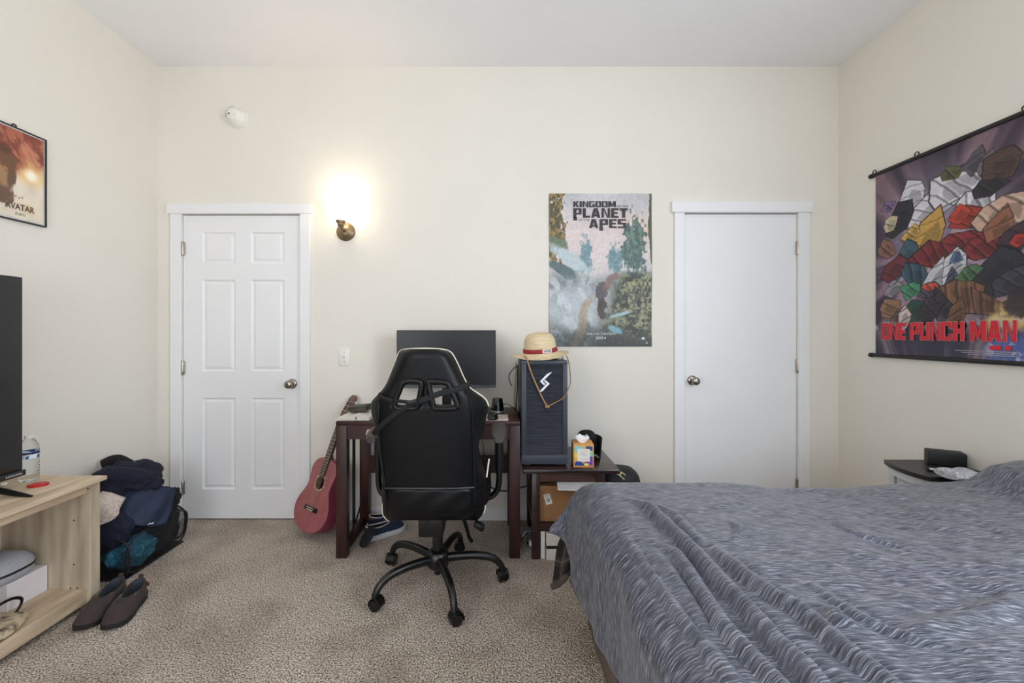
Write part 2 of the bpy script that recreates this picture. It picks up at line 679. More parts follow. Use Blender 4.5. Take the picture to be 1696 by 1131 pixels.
M_br = mat('aged_bronze', (140, 122, 96), 0.42, 0.85, vary=0.2, vscale=40)
sx, sz = wx(573), wz(384)
sc_ = root('wall_sconce', (sx, 0, sz), 'lit wall sconce with aged bronze base and glowing glass shade', 'wall lamp')
obj('back_plate', lathe(NB(), [(0, 0), (0.062, 0), (0.062, 0.006), (0.056, 0.014), (0.040, 0.020), (0.036, 0.026), (0.020, 0.032), (0, 0.033)], T(sx, 0, sz) @ R(90, 'X'), 40), M_br, sc_, 40)
b = sweep(NB(), catmull([(sx, -0.03, sz), (sx, -0.06, sz), (sx - 0.001, -0.085, sz + 0.012), (sx - 0.001, -0.09, sz + 0.032)], 6), 0.011, n=12)
obj('arm', b, M_br, sc_, 50)
CUP = T(sx - 0.001, -0.092, sz + 0.015)
obj('socket_cup', lathe(NB(), [(0, 0), (0.016, 0.0), (0.021, 0.006), (0.022, 0.018), (0.028, 0.022), (0.031, 0.036), (0.028, 0.037), (0, 0.036)], CUP, 32), M_br, sc_, 40)
m = bpy.data.materials.new('lit_frosted_glass'); m.use_nodes = True
nt = m.node_tree
pb = nt.nodes['Principled BSDF']
pb.inputs['Base Color'].default_value = (1, 0.95, 0.88, 1); pb.inputs['Roughness'].default_value = 0.3
pb.inputs['Emission Color'].default_value = (1.0, 0.86, 0.66, 1); pb.inputs['Emission Strength'].default_value = 3.2
tr = nt.nodes.new('ShaderNodeBsdfTransparent'); ms = nt.nodes.new('ShaderNodeMixShader'); ms.inputs[0].default_value = 0.45
nt.links.new(tr.outputs[0], ms.inputs[1]); nt.links.new(pb.outputs[0], ms.inputs[2]); nt.links.new(ms.outputs[0], nt.nodes['Material Output'].inputs[0])
obj('glass_shade', lathe(NB(), [(0.026, 0.034), (0.034, 0.045), (0.040, 0.075), (0.046, 0.11), (0.056, 0.145), (0.066, 0.165), (0.064, 0.166), (0.054, 0.146), (0.044, 0.11), (0.038, 0.075), (0.032, 0.047)], CUP, 40, cap=False), m, sc_, 60)
mb = bpy.data.materials.new('lit_bulb'); mb.use_nodes = True
pb = mb.node_tree.nodes['Principled BSDF']
pb.inputs['Emission Color'].default_value = (1.0, 0.85, 0.62, 1); pb.inputs['Emission Strength'].default_value = 15
obj('bulb', lathe(NB(), [(0, 0.036), (0.012, 0.036), (0.014, 0.05), (0.022, 0.075), (0.025, 0.09), (0.022, 0.105), (0.012, 0.114), (0, 0.117)], CUP, 24), mb, sc_, 60)
pl = bpy.data.lights.new('sconce_light', 'POINT'); pl.energy = 3.2; pl.color = (1.0, 0.82, 0.58); pl.shadow_soft_size = 0.045
po = bpy.data.objects.new('sconce_light', pl); COL.objects.link(po); po.parent = sc_; po.location = (-0.001, -0.092, 0.135)

sw = root('light_switch', (wx(570.5), 0, wz(591)), 'single white light switch on wall between door and desk', 'light switch')
cx, cz = wx(570.8), wz(591)
obj('cover_plate', box(NB(), cx - 0.036, cx + 0.036, -0.007, 0, cz - 0.058, cz + 0.058, bev=0.003), M_wp, sw, 40)
obj('toggle', box(NB(), -0.005, 0.005, -0.012, 0.004, -0.010, 0.010, bev=0.002, M=T(cx, -0.008, cz + 0.003) @ R(25, 'X')), M_wp, sw)
for s in (-1, 1):
    obj('screw', lathe(NB(), [(0, 0), (0.003, 0), (0.003, 0.001), (0, 0.001)], T(cx, -0.007, cz + s * 0.030) @ R(90, 'X'), 10), M_g, sw)

# ------------------------------------------------------------------ posters

# heavy block letters drawn as polygons in a unit box
GL_ = {}
LB = [(0, .08), (.07, 0), (.31, 0), (.31, 1), (.07, 1), (0, .92)]
RB = [(1 - x, y) for x, y in LB]
BAR = lambda x0, x1, y0, y1: [(x0, y0), (x1, y0), (x1, y1), (x0, y1)]
GL_['O'] = [LB, RB, BAR(.3, .7, .82, 1), BAR(.3, .7, 0, .18)]
GL_['N'] = [BAR(0, .27, 0, 1), BAR(.73, 1, 0, 1), [(.20, 1), (.34, 1), (.80, 0), (.66, 0)]]
GL_['E'] = [BAR(0, .42, 0, 1), BAR(.4, 1, .80, 1), BAR(.4, .90, .41, .59), BAR(.4, 1, 0, .20)]
GL_['P'] = [BAR(0, .38, 0, 1), BAR(.3, .7, .82, 1), BAR(.3, .7, .34, .52), [(.64, .34), (.93, .34), (1, .42), (1, .92), (.93, 1), (.64, 1)]]
GL_['U'] = [[(0, .08), (.07, 0), (.33, 0), (.33, 1), (0, 1)], [(1, .08), (.93, 0), (.67, 0), (.67, 1), (1, 1)], BAR(.3, .7, 0, .18)]
GL_['C'] = [LB, BAR(.3, .9, .82, 1), BAR(.3, .9, 0, .18), BAR(.66, 1, .66, .95), BAR(.66, 1, .05, .34)]
GL_['H'] = [BAR(0, .36, 0, 1), BAR(.64, 1, 0, 1), BAR(.3, .7, .40, .60)]
GL_['M'] = [BAR(0, .27, 0, 1), BAR(.73, 1, 0, 1), [(.05, 1), (.32, 1), (.58, .12), (.42, .12)], [(.95, 1), (.68, 1), (.42, .12), (.58, .12)]]
GL_['A'] = [[(0, 0), (.32, 0), (.60, 1), (.28, 1)], [(1, 0), (.68, 0), (.40, 1), (.72, 1)], BAR(.2, .8, .16, .36)]
GL_['K'] = [BAR(0, .34, 0, 1), [(.30, .36), (.30, .66), (.62, 1), (1, 1), (.56, .52)], [(.40, .62), (.66, .64), (1, 0), (.62, 0), (.34, .45)]]
GL_['I'] = [BAR(0, 1, 0, 1)]
GL_['G'] = [LB, BAR(.3, .95, .82, 1), BAR(.3, .9, 0, .18), BAR(.66, 1, .04, .52), BAR(.5, 1, .38, .52)]
GL_['D'] = [BAR(0, .36, 0, 1), RB, BAR(.3, .7, .82, 1), BAR(.3, .7, 0, .18)]
GL_['L'] = [BAR(0, .42, 0, 1), BAR(.3, 1, 0, .22)]
GL_['T'] = [BAR(0, 1, .78, 1), BAR(.31, .69, 0, .9)]
GL_['S'] = [BAR(0, 1, .82, 1), BAR(0, .36, .42, .95), BAR(0, 1, .41, .59), BAR(.64, 1, .05, .58), BAR(0, 1, 0, .18)]
GW_ = {'M': 1.35, 'I': 0.4, 'A': 1.1, 'L': .85, 'T': .95, 'E': .88}


def block_word(s, gap=0.13, grow=0.0):
    """polygons of the word scaled to a unit box"""
    x, out = 0.0, []
    for chx in s:
        w_ = GW_.get(chx, 1.0)
        for pl_ in GL_[chx]:
            out.append([(x + px * w_, py) for px, py in pl_])
        x += w_ + gap
    tot = x - gap
    return [[(px / tot, py) for px, py in pl_] for pl_ in out]

def film_art(U, V):
    """plain generic valley landscape: pale sky, trees, mist, track"""
    n = fbm(U * 4, V * 5, 3)
    sky = np.stack([178 + 30 * V * 0 + 34 * (1 - np.abs(V - 0.72) * 2.2), 186 + 10 * (1 - np.abs(V - 0.75) * 2), 194 + 0 * V], -1)
    img = sky + ((n - 0.5) * 40)[..., None]
    img = over(img, blob(U, V, 0.86, 0.80, 0.22, 0.07, -12, 0.5, 0.5, 5, 6) * 0.6, (226, 196, 178))
    img = over(img, blob(U, V, 0.45, 0.60, 0.40, 0.14, 0, 0.5, 0.6, 6, 5) * 0.6, (222, 208, 204))
    # far trees
    for (cx, cy, rx, ry, c, sd) in ((0.36, 0.60, 0.055, 0.10, (112, 146, 158), 7), (0.645, 0.57, 0.07, 0.09, (104, 142, 150), 8), (0.30, 0.53, 0.10, 0.05, (120, 150, 160), 18)):
        img = over(img, blob(U, V, cx, cy, rx, ry, 0, 0.9, 0.25, sd, 34) * 0.85, c)
        img = over(img, blob(U, V, cx, cy, rx * 0.9, ry, 0, 0.9, 0.25, sd, 34) * sstep(0.48, 0.6, fbm(U * 60, V * 60, sd + 60)) * 0.5, [q * 0.82 for q in c])
    t = fbm(U * 46, V * 46, 11)
    img = over(img, blob(U, V, 0.83, 0.63, 0.105, 0.19, -4, 0.9, 0.12, 9, 34), (76, 100, 98))
    img = over(img, blob(U, V, 0.83, 0.63, 0.10, 0.18, -4, 0.9, 0.2, 9, 34) * sstep(0.48, 0.62, t) * 0.8, (122, 140, 122))
    img = over(img, blob(U, V, 0.05, 0.80, 0.10, 0.28, 5, 0.9, 0.1, 10, 34), (88, 84, 62))
    img = over(img, blob(U, V, 0.05, 0.78, 0.09, 0.26, 5, 0.9, 0.2, 10, 34) * sstep(0.47, 0.6, t) * 0.9, (164, 134, 86))
    img = over(img, blob(U, V, 0.10, 0.66, 0.09, 0.05, -20, 0.4, 0.2, 12, 20), (110, 124, 104))
    img = over(img, blob(U, V, 1.0, 0.85, 0.03, 0.25, 0, 0.5, 0.1, 13, 22), (84, 86, 62))
    # undergrowth right, grey rocks left, pale mist and track
    low = sstep(0.50, 0.42, V + 0.10 * (fbm(U * 7, V * 7, 20) - 0.5))
    img = over(img, low, (128, 134, 134))
    g = fbm(U * 20, V * 26, 21)
    right = sstep(0.52, 0.72, U + 0.35 * (0.35 - V) + 0.3 * (fbm(U * 6, V * 6, 22) - 0.5)) * low
    img = over(img, right, (84, 90, 74))
    img = over(img, right * sstep(0.46, 0.62, fbm(U * 34, V * 44, 61)), (136, 138, 104))
    img = over(img, right * sstep(0.50, 0.38, fbm(U * 24, V * 30, 62)) * 0.85, (46, 50, 44))
    img = over(img, right * sstep(0.56, 0.66, fbm(U * 50, V * 60, 63)) * 0.7, (176, 172, 140))
    left = sstep(0.52, 0.36, U) * low
    img = over(img, left * sstep(0.46, 0.62, fbm(U * 9 + V * 6, V * 14, 23)) * 0.8, (196, 204, 208))
    img = over(img, left * sstep(0.55, 0.66, fbm(U * 16, V * 12 - U * 6, 25)) * 0.7, (84, 92, 92))
    img = over(img, blob(U, V, 0.20, 0.57, 0.24, 0.045, -24, 0.4, 0.3, 26, 12), (186, 200, 204))
    img = over(img, blob(U, V, 0.12, 0.50, 0.14, 0.035, -18, 0.5, 0.2, 27, 12), (92, 110, 112))
    img = over(img, blob(U, V, 0.22, 0.28, 0.30, 0.14, 12, 0.5, 0.7, 28, 7) * 0.75, (196, 204, 210))
    tr = sstep(0.055, 0.03, np.abs(U - (0.22 + 0.62 * V + 0.03 * np.sin(V * 18)))) * sstep(0.36, 0.28, V)
    img = over(img, tr * 0.75, (166, 146, 122))
    bot = sstep(0.16, 0.02, V + 0.12 * (fbm(U * 8, V * 8, 29) - 0.5)) * (0.55 + 0.35 * sstep(0.3, 0.6, U))
    img = over(img, bot, (52, 56, 54))
    img = over(img, blob(U, V, 0.64, 0.11, 0.07, 0.022, -15, 0.3, 0.2, 31, 20), (120, 160, 176))
    img = over(img, blob(U, V, 0.70, 0.21, 0.10, 0.012, 10, 0.4, 0.3, 32, 20), (158, 184, 188))
    # plain dark tree stump in the middle of the track
    img = over(img, blob(U, V, 0.51, 0.26, 0.045, 0.10, 0, 0.7, 0.12, 33, 30), (76, 62, 58))
    img = over(img, blob(U, V, 0.52, 0.37, 0.06, 0.045, 10, 0.8, 0.2, 34, 30), (92, 88, 92))
    img = over(img, blob(U, V, 0.60, 0.43, 0.08, 0.035, 40, 0.9, 0.25, 35, 26) * 0.7, (132, 92, 88))
    return img + ((fbm(U * 70, V * 100, 40) - 0.5) * 34)[..., None]


px0, px1, pz0, pz1 = wx(909.5), wx(1079), wz(573.5), wz(321)
po1 = root('film_poster', ((px0 + px1) / 2, 0, pz0), 'tall film poster of a misty green valley with a dark title, on back wall', 'poster')
PW, PH = px1 - px0, pz1 - pz0
printed_sheet('poster_sheet', (px0, -0.0055, pz0), (PW, 0, 0), (0, 0, PH), 200, 300, film_art, po1,
              wave=lambda U, V: 0.0035 * np.sin(V * 9 + U * 3) * (U > -1) + 0.004 * np.exp(-((U - 0.82) / 0.06) ** 2) * np.exp(-((V - 1.0) / 0.08) ** 2), en=(0, -1, 0))
M_ink = mat('dark_ink', (52, 47, 48), 0.5, vary=0.35, vscale=30)
M_inkw = mat('pale_ink', (206, 212, 214), 0.5)


def wall_text(s, cxp, cyp, hpx, wpx, m, parent, bold=0.0, y=-0.0075, name='lettering'):
    """text on the back wall filling a wpx x hpx box centred at cxp, cyp"""
    b = text_bm(s, 1.0, Matrix.Identity(4), bold)
    xs = [v.co.x for v in b.verts]; ys = [v.co.y for v in b.verts]
    w, h = max(xs) - min(xs), max(ys) - min(ys)
    mx, my = (max(xs) + min(xs)) / 2, (max(ys) + min(ys)) / 2
    kx, kz = wpx / S / w, hpx / S / h
    for v in b.verts:
        v.co = Vector((wx(cxp) + (v.co.x - mx) * kx, y, wz(cyp) + (v.co.y - my) * kz))
    return b


def block_text(s, pxa, pxb, pya, pyb, y=-0.0100):
    b = NB()
    for i, pl_ in enumerate(block_word(s)):
        b.faces.new([b.verts.new((wx(pxa + u * (pxb - pxa)), y - 0.00012 * (i % 7), wz(pya + (1 - v) * (pyb - pya)))) for u, v in pl_])
    return b


parts = [block_text('KINGDOM', 949, 1019.5, 334, 343.7), wall_text('OF THE', 1030.3, 342.3, 3.4, 18.5, None, None, 0.0, -0.0100),
         block_text('PLANET', 949, 1039, 345.6, 361.3), wall_text('OF THE', 966.5, 364.7, 3.4, 18.5, None, None, 0.0, -0.0100),
         block_text('APES', 975, 1036.5, 363.5, 378.2)]
bb = NB(); box(bb, wx(949.2), wx(955.2), -0.0100, -0.0095, wz(365.8), wz(360)); box(bb, wx(992), wx(998.2), -0.0100, -0.0095, wz(382.6), wz(377)); parts.append(bb)
obj('title_lettering', merge(*parts), M_ink, po1)
obj('release_lettering', merge(wall_text('ONLY IN THEATERS', 994.5, 552.8, 3.8, 48, None, None, 0.0, -0.0100), wall_text('2024', 994.5, 559.6, 4.4, 17, None, None, 0.01, -0.0100)), M_inkw, po1)
b = NB(); box(b, wx(1062), wx(1067), -0.0100, -0.0095, wz(562), wz(558.5)); obj('rating_mark', b, M_inkw, po1)
for (px, py) in ((925, 329.5), (1070, 329.5), (1070.5, 568)):
    obj('tack', lathe(NB(), [(0, 0), (0.006, 0), (0.005, 0.002), (0, 0.003)], T(wx(px), -0.008, wz(py)) @ R(90, 'X'), 12), M_inkw, po1)

# cloth wall scroll on the right wall: shards of colour as a plain stand-in for its picture
SY0, SY1 = 2.561 - CAM_D, 1.815 - CAM_D    # far edge, near edge
SZ0, SZ1 = 1.113, 2.190


def scroll_art(U, V):
    dx, dy = (U - 0.48), (V - 0.52) * 1.45
    ang = np.arctan2(dy, dx)
    rad = np.sqrt(dx * dx + dy * dy)
    ray = fbm(ang * 5 + 20, rad * 1.5, 3, 3)
    k = sstep(0.3, 0.7, ray)[..., None]
    base = np.array((66, 50, 78.)) * (1 - k) + np.array((168, 134, 148.)) * k
    img = base * (0.75 + 0.35 * sstep(0.7, 0.1, rad)[..., None])
    img = over(img, blob(U, V, 0.5, 0.56, 0.36, 0.34, 0, 0.3, 0.6, 4, 5) * 0.45, (214, 200, 210))
    rs = np.random.RandomState(11)

    def shard(cx, cy, r, col, n=7, rot=0.0, el=1.0, jit=0.4, ol=True):
        pts = []
        for i in range(n):
            a = 2 * math.pi * i / n + rs.uniform(-0.25, 0.25)
            q = r * rs.uniform(1 - jit, 1 + jit * 0.6)
            x, y = math.cos(a) * q * el, math.sin(a) * q
            pts.append((cx + x * math.cos(rot) - y * math.sin(rot), cy + (x * math.sin(rot) + y * math.cos(rot)) / 1.45))
        nonlocal img
        if ol:
            big = [(cx + (p[0] - cx) * 1.07, cy + (p[1] - cy) * 1.07) for p in pts]
            img = over(img, poly_mask(U, V, big), [c * 0.25 for c in col])
        img = over(img, poly_mask(U, V, pts), col)
        sh = [(cx + (p[0] - cx) * 0.6 + r * 0.15, cy + (p[1] - cy) * 0.6 - r * 0.12) for p in pts]
        img = over(img, poly_mask(U, V, sh) * 0.55, [c * 0.62 for c in col])
        ph = rs.uniform(0, 6.28)
        fold_ = sstep(0.72, 0.92, np.sin((U * math.cos(rot + 0.6) + V * 1.45 * math.sin(rot + 0.6)) * (70 + 40 * rs.rand()) + ph + 5 * fbm(U * 8, V * 8, 90)))
        img = over(img, poly_mask(U, V, pts) * fold_ * 0.6, [c * 0.35 for c in col])
        img = over(img, poly_mask(U, V, pts) * np.roll(fold_, 5, axis=1) * 0.35, [min(255, c * 1.25 + 20) for c in col])

    W, K = (222, 218, 226), (40, 36, 44)
    L = [(.30, .80, .13, W, 6, 1.1, 2.0), (.46, .74, .17, W, 7, .5, 1.9), (.60, .80, .14, W, 6, .2, 2.0), (.72, .68, .12, W, 6, -.4, 1.6),
         (.20, .72, .10, K, 7, .9, 1.7), (.12, .80, .06, (120, 96, 138), 6, .3, 1.5), (.13, .70, .07, (206, 190, 158), 7, .6, 1.2), (.10, .58, .09, (140, 96, 76), 7, .2, 1.1),
         (.42, .585, .15, (206, 160, 76), 7, 1.2, 1.5), (.37, .48, .10, (196, 148, 66), 7, 1.3, 1.6), (.30, .63, .07, (214, 168, 84), 6, .4, 1.6),
         (.24, .50, .12, (60, 92, 108), 7, .8, 1.6), (.33, .40, .11, (52, 84, 100), 7, -.5, 1.7), (.16, .46, .10, (110, 40, 50), 7, .7, 1.6),
         (.62, .53, .12, (140, 40, 46), 7, .1, 2.4), (.52, .49, .12, (122, 36, 42), 6, -.1, 2.2), (.75, .50, .1, (130, 40, 46), 6, .2, 2.0),
         (.66, .64, .115, (172, 52, 40), 8, .4, 1.3), (.62, .66, .07, (196, 66, 48), 6, .9, 1.5),
         (.56, .86, .07, (92, 92, 58), 7, .2, 1.6), (.70, .87, .07, (88, 82, 90), 7, 1.1, 1.8), (.78, .84, .06, (110, 104, 112), 7, 1.2, 1.7), (.86, .82, .12, (84, 60, 54), 8, .9, 1.4),
         (.80, .74, .08, K, 7, .2, 1.3), (.86, .63, .14, (206, 170, 150), 8, .1, 1.7), (.85, .57, .09, (150, 98, 74), 7, 1.2, 1.4), (.93, .52, .11, (64, 46, 54), 7, .6, 1.4), (.95, .50, .05, (170, 50, 46), 6, .3, 1.2),
         (.47, .38, .10, (206, 204, 210), 7, 1.3, 1.9), (.57, .40, .11, (214, 210, 214), 7, 1.4, 1.9), (.60, .47, .055, (84, 112, 146), 7, .3, 1.1), (.58, .37, .07, (70, 78, 100), 6, 1.5, 1.7),
         (.82, .38, .15, (46, 44, 54), 8, .9, 1.4), (.92, .33, .10, (62, 60, 74), 7, .4, 1.3),
         (.16, .36, .08, (150, 146, 150), 7, .9, 1.3), (.12, .26, .085, (150, 112, 84), 7, .5, 1.5), (.18, .20, .07, (92, 70, 58), 7, 1.1, 1.3),
         (.29, .34, .085, (72, 142, 104), 9, .4, 1.2), (.32, .24, .095, (44, 76, 62), 7, 1.0, 1.6), (.24, .19, .06, (220, 196, 190), 6, 1.4, 1.9), (.37, .17, .06, (56, 110, 82), 6, .2, 1.6),
         (.43, .33, .075, (84, 72, 84), 7, .1, 1.4), (.43, .345, .045, (214, 84, 62), 8, .1, 1.5), (.40, .20, .10, (52, 44, 52), 6, 1.15, 2.2), (.55, .20, .10, (52, 44, 52), 6, -1.15, 2.2), (.43, .26, .07, (58, 50, 58), 7, .2, 1.4),
         (.64, .30, .12, (126, 88, 62), 8, -.5, 1.6), (.67, .385, .065, (78, 116, 76), 8, .2, 1.5), (.60, .21, .08, (116, 80, 58), 6, 1.3, 1.5), (.78, .25, .09, (110, 76, 58), 7, -.6, 1.7)]
    for (cx, cy, r, c, n, ro, el) in L:
        shard(cx, cy, r * 0.82, c, n, ro, el)
    img = over(img, blob(U, V, 0.92, 0.19, 0.13, 0.07, 20, 0.5, 0.3, 8, 14), (222, 188, 120))
    img = over(img, blob(U, V, 0.95, 0.24, 0.09, 0.05, 10, 0.6, 0.2, 9, 22) * 0.9, (48, 40, 44))
    snow = sstep(0.5, 0.6, fbm(U * 26, V * 34, 14)) * np.exp(-((V - 0.155) / 0.03) ** 2)
    img = over(img, snow * 0.8, (200, 196, 208))
    # dark foot with pale streaks and a blue patch at the right
    foot = sstep(0.155, 0.09, V)
    st = sstep(0.45, 0.75, fbm(U * 13 + (0.15 - V) * (U - 0.5) * 20, V * 1.2, 15))[..., None]
    img = img * (1 - foot[..., None]) + foot[..., None] * (np.array((54, 50, 68.)) * (1 - st) + np.array((142, 124, 136.)) * st)
    img = over(img, blob(U, V, 0.90, 0.055, 0.12, 0.07, 0, 0.5, 0.3, 16, 12) * 0.85, (92, 112, 176))
    img = over(img, blob(U, V, 0.90, 0.055, 0.12, 0.07, 0, 0.5, 0.3, 16, 12) * sstep(.52, .6, fbm(U * 24, V * 30, 17)) * 0.8, (206, 206, 224))
    img = img * (0.92 + 0.16 * fbm(U * 60, V * 80, 18)[..., None])
    return img * 0.94


ws = root('wall_scroll', (XR, (SY0 + SY1) / 2, SZ0), 'large colourful cloth wall scroll on right wall with big red lettering', 'wall scroll')
printed_sheet('scroll_cloth', (XR - 0.012, SY0, SZ0), (0, SY1 - SY0, 0), (0, 0, SZ1 - SZ0), 260, 370, scroll_art, ws,
              wave=lambda U, V: 0.002 * np.sin(U * 7 + 1), en=(-1, 0, 0))
M_rod = mat('black_scroll_rod', (26, 23, 24), 0.5, vary=0.1)
for z in (SZ1, SZ0):
    b = sweep(NB(), [(XR - 0.014, SY0 + 0.028, z), (XR - 0.014, SY1 - 0.028, z)], 0.011, n=14)
    for e in (SY0 + 0.028, SY1 - 0.028):
        sweep(b, [(XR - 0.014, e - 0.009, z), (XR - 0.014, e + 0.009, z)], 0.0135, n=14)
    obj('rod', b, M_rod, ws, 40)
for y in (SY0 + 0.01, SY0 - 0.25, SY1 + 0.02):
    b = sweep(NB(), [(XR - 0.012, y + 0.012 * math.cos(a), SZ1 + 0.018 + 0.012 * math.sin(a)) for a in np.linspace(0, 6.283, 15)[:-1]], 0.0028, n=6, closed=True)
    obj('hanging_ring', b, M_rod, ws, 60)
M_red = mat('red_ink', (206, 30, 42), 0.5, vary=0.06)
M_pink = mat('pink_outline_ink', (214, 150, 160), 0.5)


def scroll_text(s, u0, u1, v0, v1, bold, off):
    b = NB()
    for i, pl_ in enumerate(block_word(s, 0.10)):
        if bold:
            cx_ = sum(p[0] for p in pl_) / len(pl_); cy_ = sum(p[1] for p in pl_) / len(pl_)
            ex_ = bold / (u1 - u0); ey_ = bold * 0.7 / (v1 - v0)
            pl_ = [(p[0] + math.copysign(ex_, p[0] - cx_), p[1] + math.copysign(ey_, p[1] - cy_)) for p in pl_]
        b.faces.new([b.verts.new((XR - 0.0165 - off - 0.00013 * (i % 7), SY0 + (SY1 - SY0) * (u0 + (u1 - u0) * p[0]), SZ0 + (SZ1 - SZ0) * (v0 + (v1 - v0) * p[1]))) for p in pl_])
    return b


WORDS = (('ONE', 0.059, 0.257), ('PUNCH', 0.29, 0.657), ('MAN', 0.69, 0.938))
for nm, mm_, bold, off, g in (('lettering_outline', M_pink, 0.0022, 0.0, 0.0), ('lettering', M_red, 0.0, 0.0016, 0.0)):
    obj(nm, merge(*[scroll_text(w, a - g, c + g, 0.088 - g * 0.7, 0.175 + g * 0.7, bold, off) for w, a, c in WORDS]), mm_, ws)
b = NB()
for (u0, u1, v) in ((0.80, 0.86, 0.052), (0.88, 0.91, 0.052)):
    box(b, XR - 0.0172, XR - 0.0166, SY0 + (SY1 - SY0) * u1, SY0 + (SY1 - SY0) * u0, SZ0 + (SZ1 - SZ0) * v, SZ0 + (SZ1 - SZ0) * (v + 0.018))
obj('small_red_mark', b, M_red, ws)
b = NB()
for i in range(3):
    box(b, XR - 0.0172, XR - 0.0166, SY0 + (SY1 - SY0) * 0.945, SY0 + (SY1 - SY0) * (0.60 + 0.04 * i), SZ0 + (SZ1 - SZ0) * (0.043 - i * 0.008), SZ0 + (SZ1 - SZ0) * (0.046 - i * 0.008))
obj('small_print', b, mat('grey_ink', (170, 165, 175), 0.5), ws)

# framed print on the left wall
FY0, FY1, FZ0, FZ1 = 1.845 - CAM_D, 2.142 - CAM_D, 1.771, 2.208


def frame_art(U, V):
    img = np.ones(U.shape + (3,)) * np.array((226, 214, 196.)) + ((fbm(U * 5, V * 5, 3) - 0.5) * 30)[..., None]
    top = sstep(0.42, 0.62, V + 0.25 * (fbm(U * 5, V * 5, 5) - 0.5) - 0.10 * (U - 0.5) + 0.12 * (0.5 - U))
    img = over(img, top, (172, 98, 74))
    img = over(img, top * sstep(0.45, 0.6, fbm(U * 6 + V * 4, V * 8, 6)), (132, 66, 54))
    img = over(img, top * sstep(0.55, 0.66, fbm(U * 9, V * 12 + U * 8, 7)) * 0.7, (206, 142, 108))
    img = over(img, blob(U, V, 0.80, 0.54, 0.19, 0.12, 0, 0.3, 0.8, 8, 8) * 0.9, (240, 200, 130))
    img = over(img, blob(U, V, 0.80, 0.53, 0.10, 0.055, 0, 0.3, 0.7, 9, 9), (255, 248, 228))
    img = over(img, blob(U, V, 0.34, 0.42, 0.22, 0.22, 20, 0.8, 0.12, 10, 6), (104, 80, 62))
    img = over(img, blob(U, V, 0.36, 0.60, 0.20, 0.14, -20, 0.7, 0.15, 11, 7), (112, 76, 54))
    img = over(img, blob(U, V, 0.30, 0.50, 0.10, 0.16, 30, 0.8, 0.2, 12, 9) * 0.8, (176, 136, 96))
    img = over(img, blob(U, V, 0.40, 0.75, 0.10, 0.05, 0, 0.6, 0.2, 13, 9) * 0.8, (86, 54, 44))
    for i in range(5):
        img = over(img, blob(U, V, 0.45 + 0.05 * i, 0.25 - 0.012 * (i % 2), 0.012, 0.009, 0, 0.2, 0.2, 14 + i), (110, 84, 66))
    img = over(img, blob(U, V, 0.72, 0.14, 0.12, 0.06, 0, 0.6, 0.6, 21, 6) * 0.5, (222, 190, 130))
    return img


fp = root('framed_print', (XL, (FY0 + FY1) / 2, FZ0), 'small framed print in rust and cream washes on left wall', 'framed picture')
M_frame = mat('thin_black_frame', (38, 34, 32), 0.5)
b = NB()
t = 0.006
box(b, XL, XL + 0.016, FY0, FY1, FZ1 - t, FZ1, bev=0.001); box(b, XL, XL + 0.016, FY0, FY1, FZ0, FZ0 + t, bev=0.001)
box(b, XL, XL + 0.016, FY0, FY0 + t, FZ0 + t, FZ1 - t, bev=0.001); box(b, XL, XL + 0.016, FY1 - t, FY1, FZ0 + t, FZ1 - t, bev=0.001)
obj('frame', b, M_frame, fp)
obj('mount', box(NB(), XL, XL + 0.010, FY0 + t, FY1 - t, FZ0 + t, FZ1 - t), M_inkw, fp)
printed_sheet('print', (XL + 0.0115, FY0 + 0.012, FZ0 + 0.012), (0, FY1 - FY0 - 0.024, 0), (0, 0, FZ1 - FZ0 - 0.024), 110, 160, frame_art, fp)
obj('hanger', sweep(NB(), [(XL + 0.006, 2.005 - CAM_D + 0.008 * math.cos(a), FZ1 + 0.006 + 0.007 * math.sin(a)) for a in np.linspace(0, 6.283, 13)[:-1]], 0.003, n=6, closed=True), M_frame, fp)


def left_text(s, yc, zc, wid, hei, bold):
    b = text_bm(s, 1.0, Matrix.Identity(4), bold)
    xs = [v.co.x for v in b.verts]; ys = [v.co.y for v in b.verts]
    mx, my = (max(xs) + min(xs)) / 2, (max(ys) + min(ys)) / 2
    kx, ky = wid / (max(xs) - min(xs)), hei / (max(ys) - min(ys))
    for v in b.verts:
        v.co = Vector((XL + 0.0128, yc + (v.co.x - mx) * kx, zc + (v.co.y - my) * ky))
    return b


obj('lettering', merge(left_text('AVATAR', 2.024 - CAM_D, 1.838, 0.125, 0.030, 0.02), left_text('ZUKO', 2.024 - CAM_D, 1.806, 0.045, 0.013, 0.0)), mat('brown_ink', (92, 72, 58), 0.6), fp)

# ------------------------------------------------------------------ desk
M_mah = wood('dark_mahogany', (40, 18, 16), (70, 33, 29), 0.45, 'X', 8, coat=0.03)
M_mahz = wood('dark_mahogany_upright', (38, 17, 15), (66, 31, 27), 0.45, 'Z', 8, coat=0.03)
DX0, DX1, DY0, DY1, DZ = -0.897, 0.122, -0.49, -0.035, 0.757
dk = root('desk', ((DX0 + DX1) / 2, (DY0 + DY1) / 2, 0), 'dark mahogany writing desk against back wall behind the gaming chair', 'desk')
obj('desktop', box(NB(), DX0, DX1, DY0, DY1, DZ - 0.022, DZ, bev=0.003), M_mah, dk, 30)
LW = 0.060
for x in (DX0 + 0.001, DX1 - LW - 0.001):
    for y in (DY0 + 0.001, DY1 - 0.05 - 0.001):
        obj('leg', box(NB(), x, x + LW, y, y + 0.05, 0, DZ - 0.022, bev=0.003), M_mahz, dk, 30)
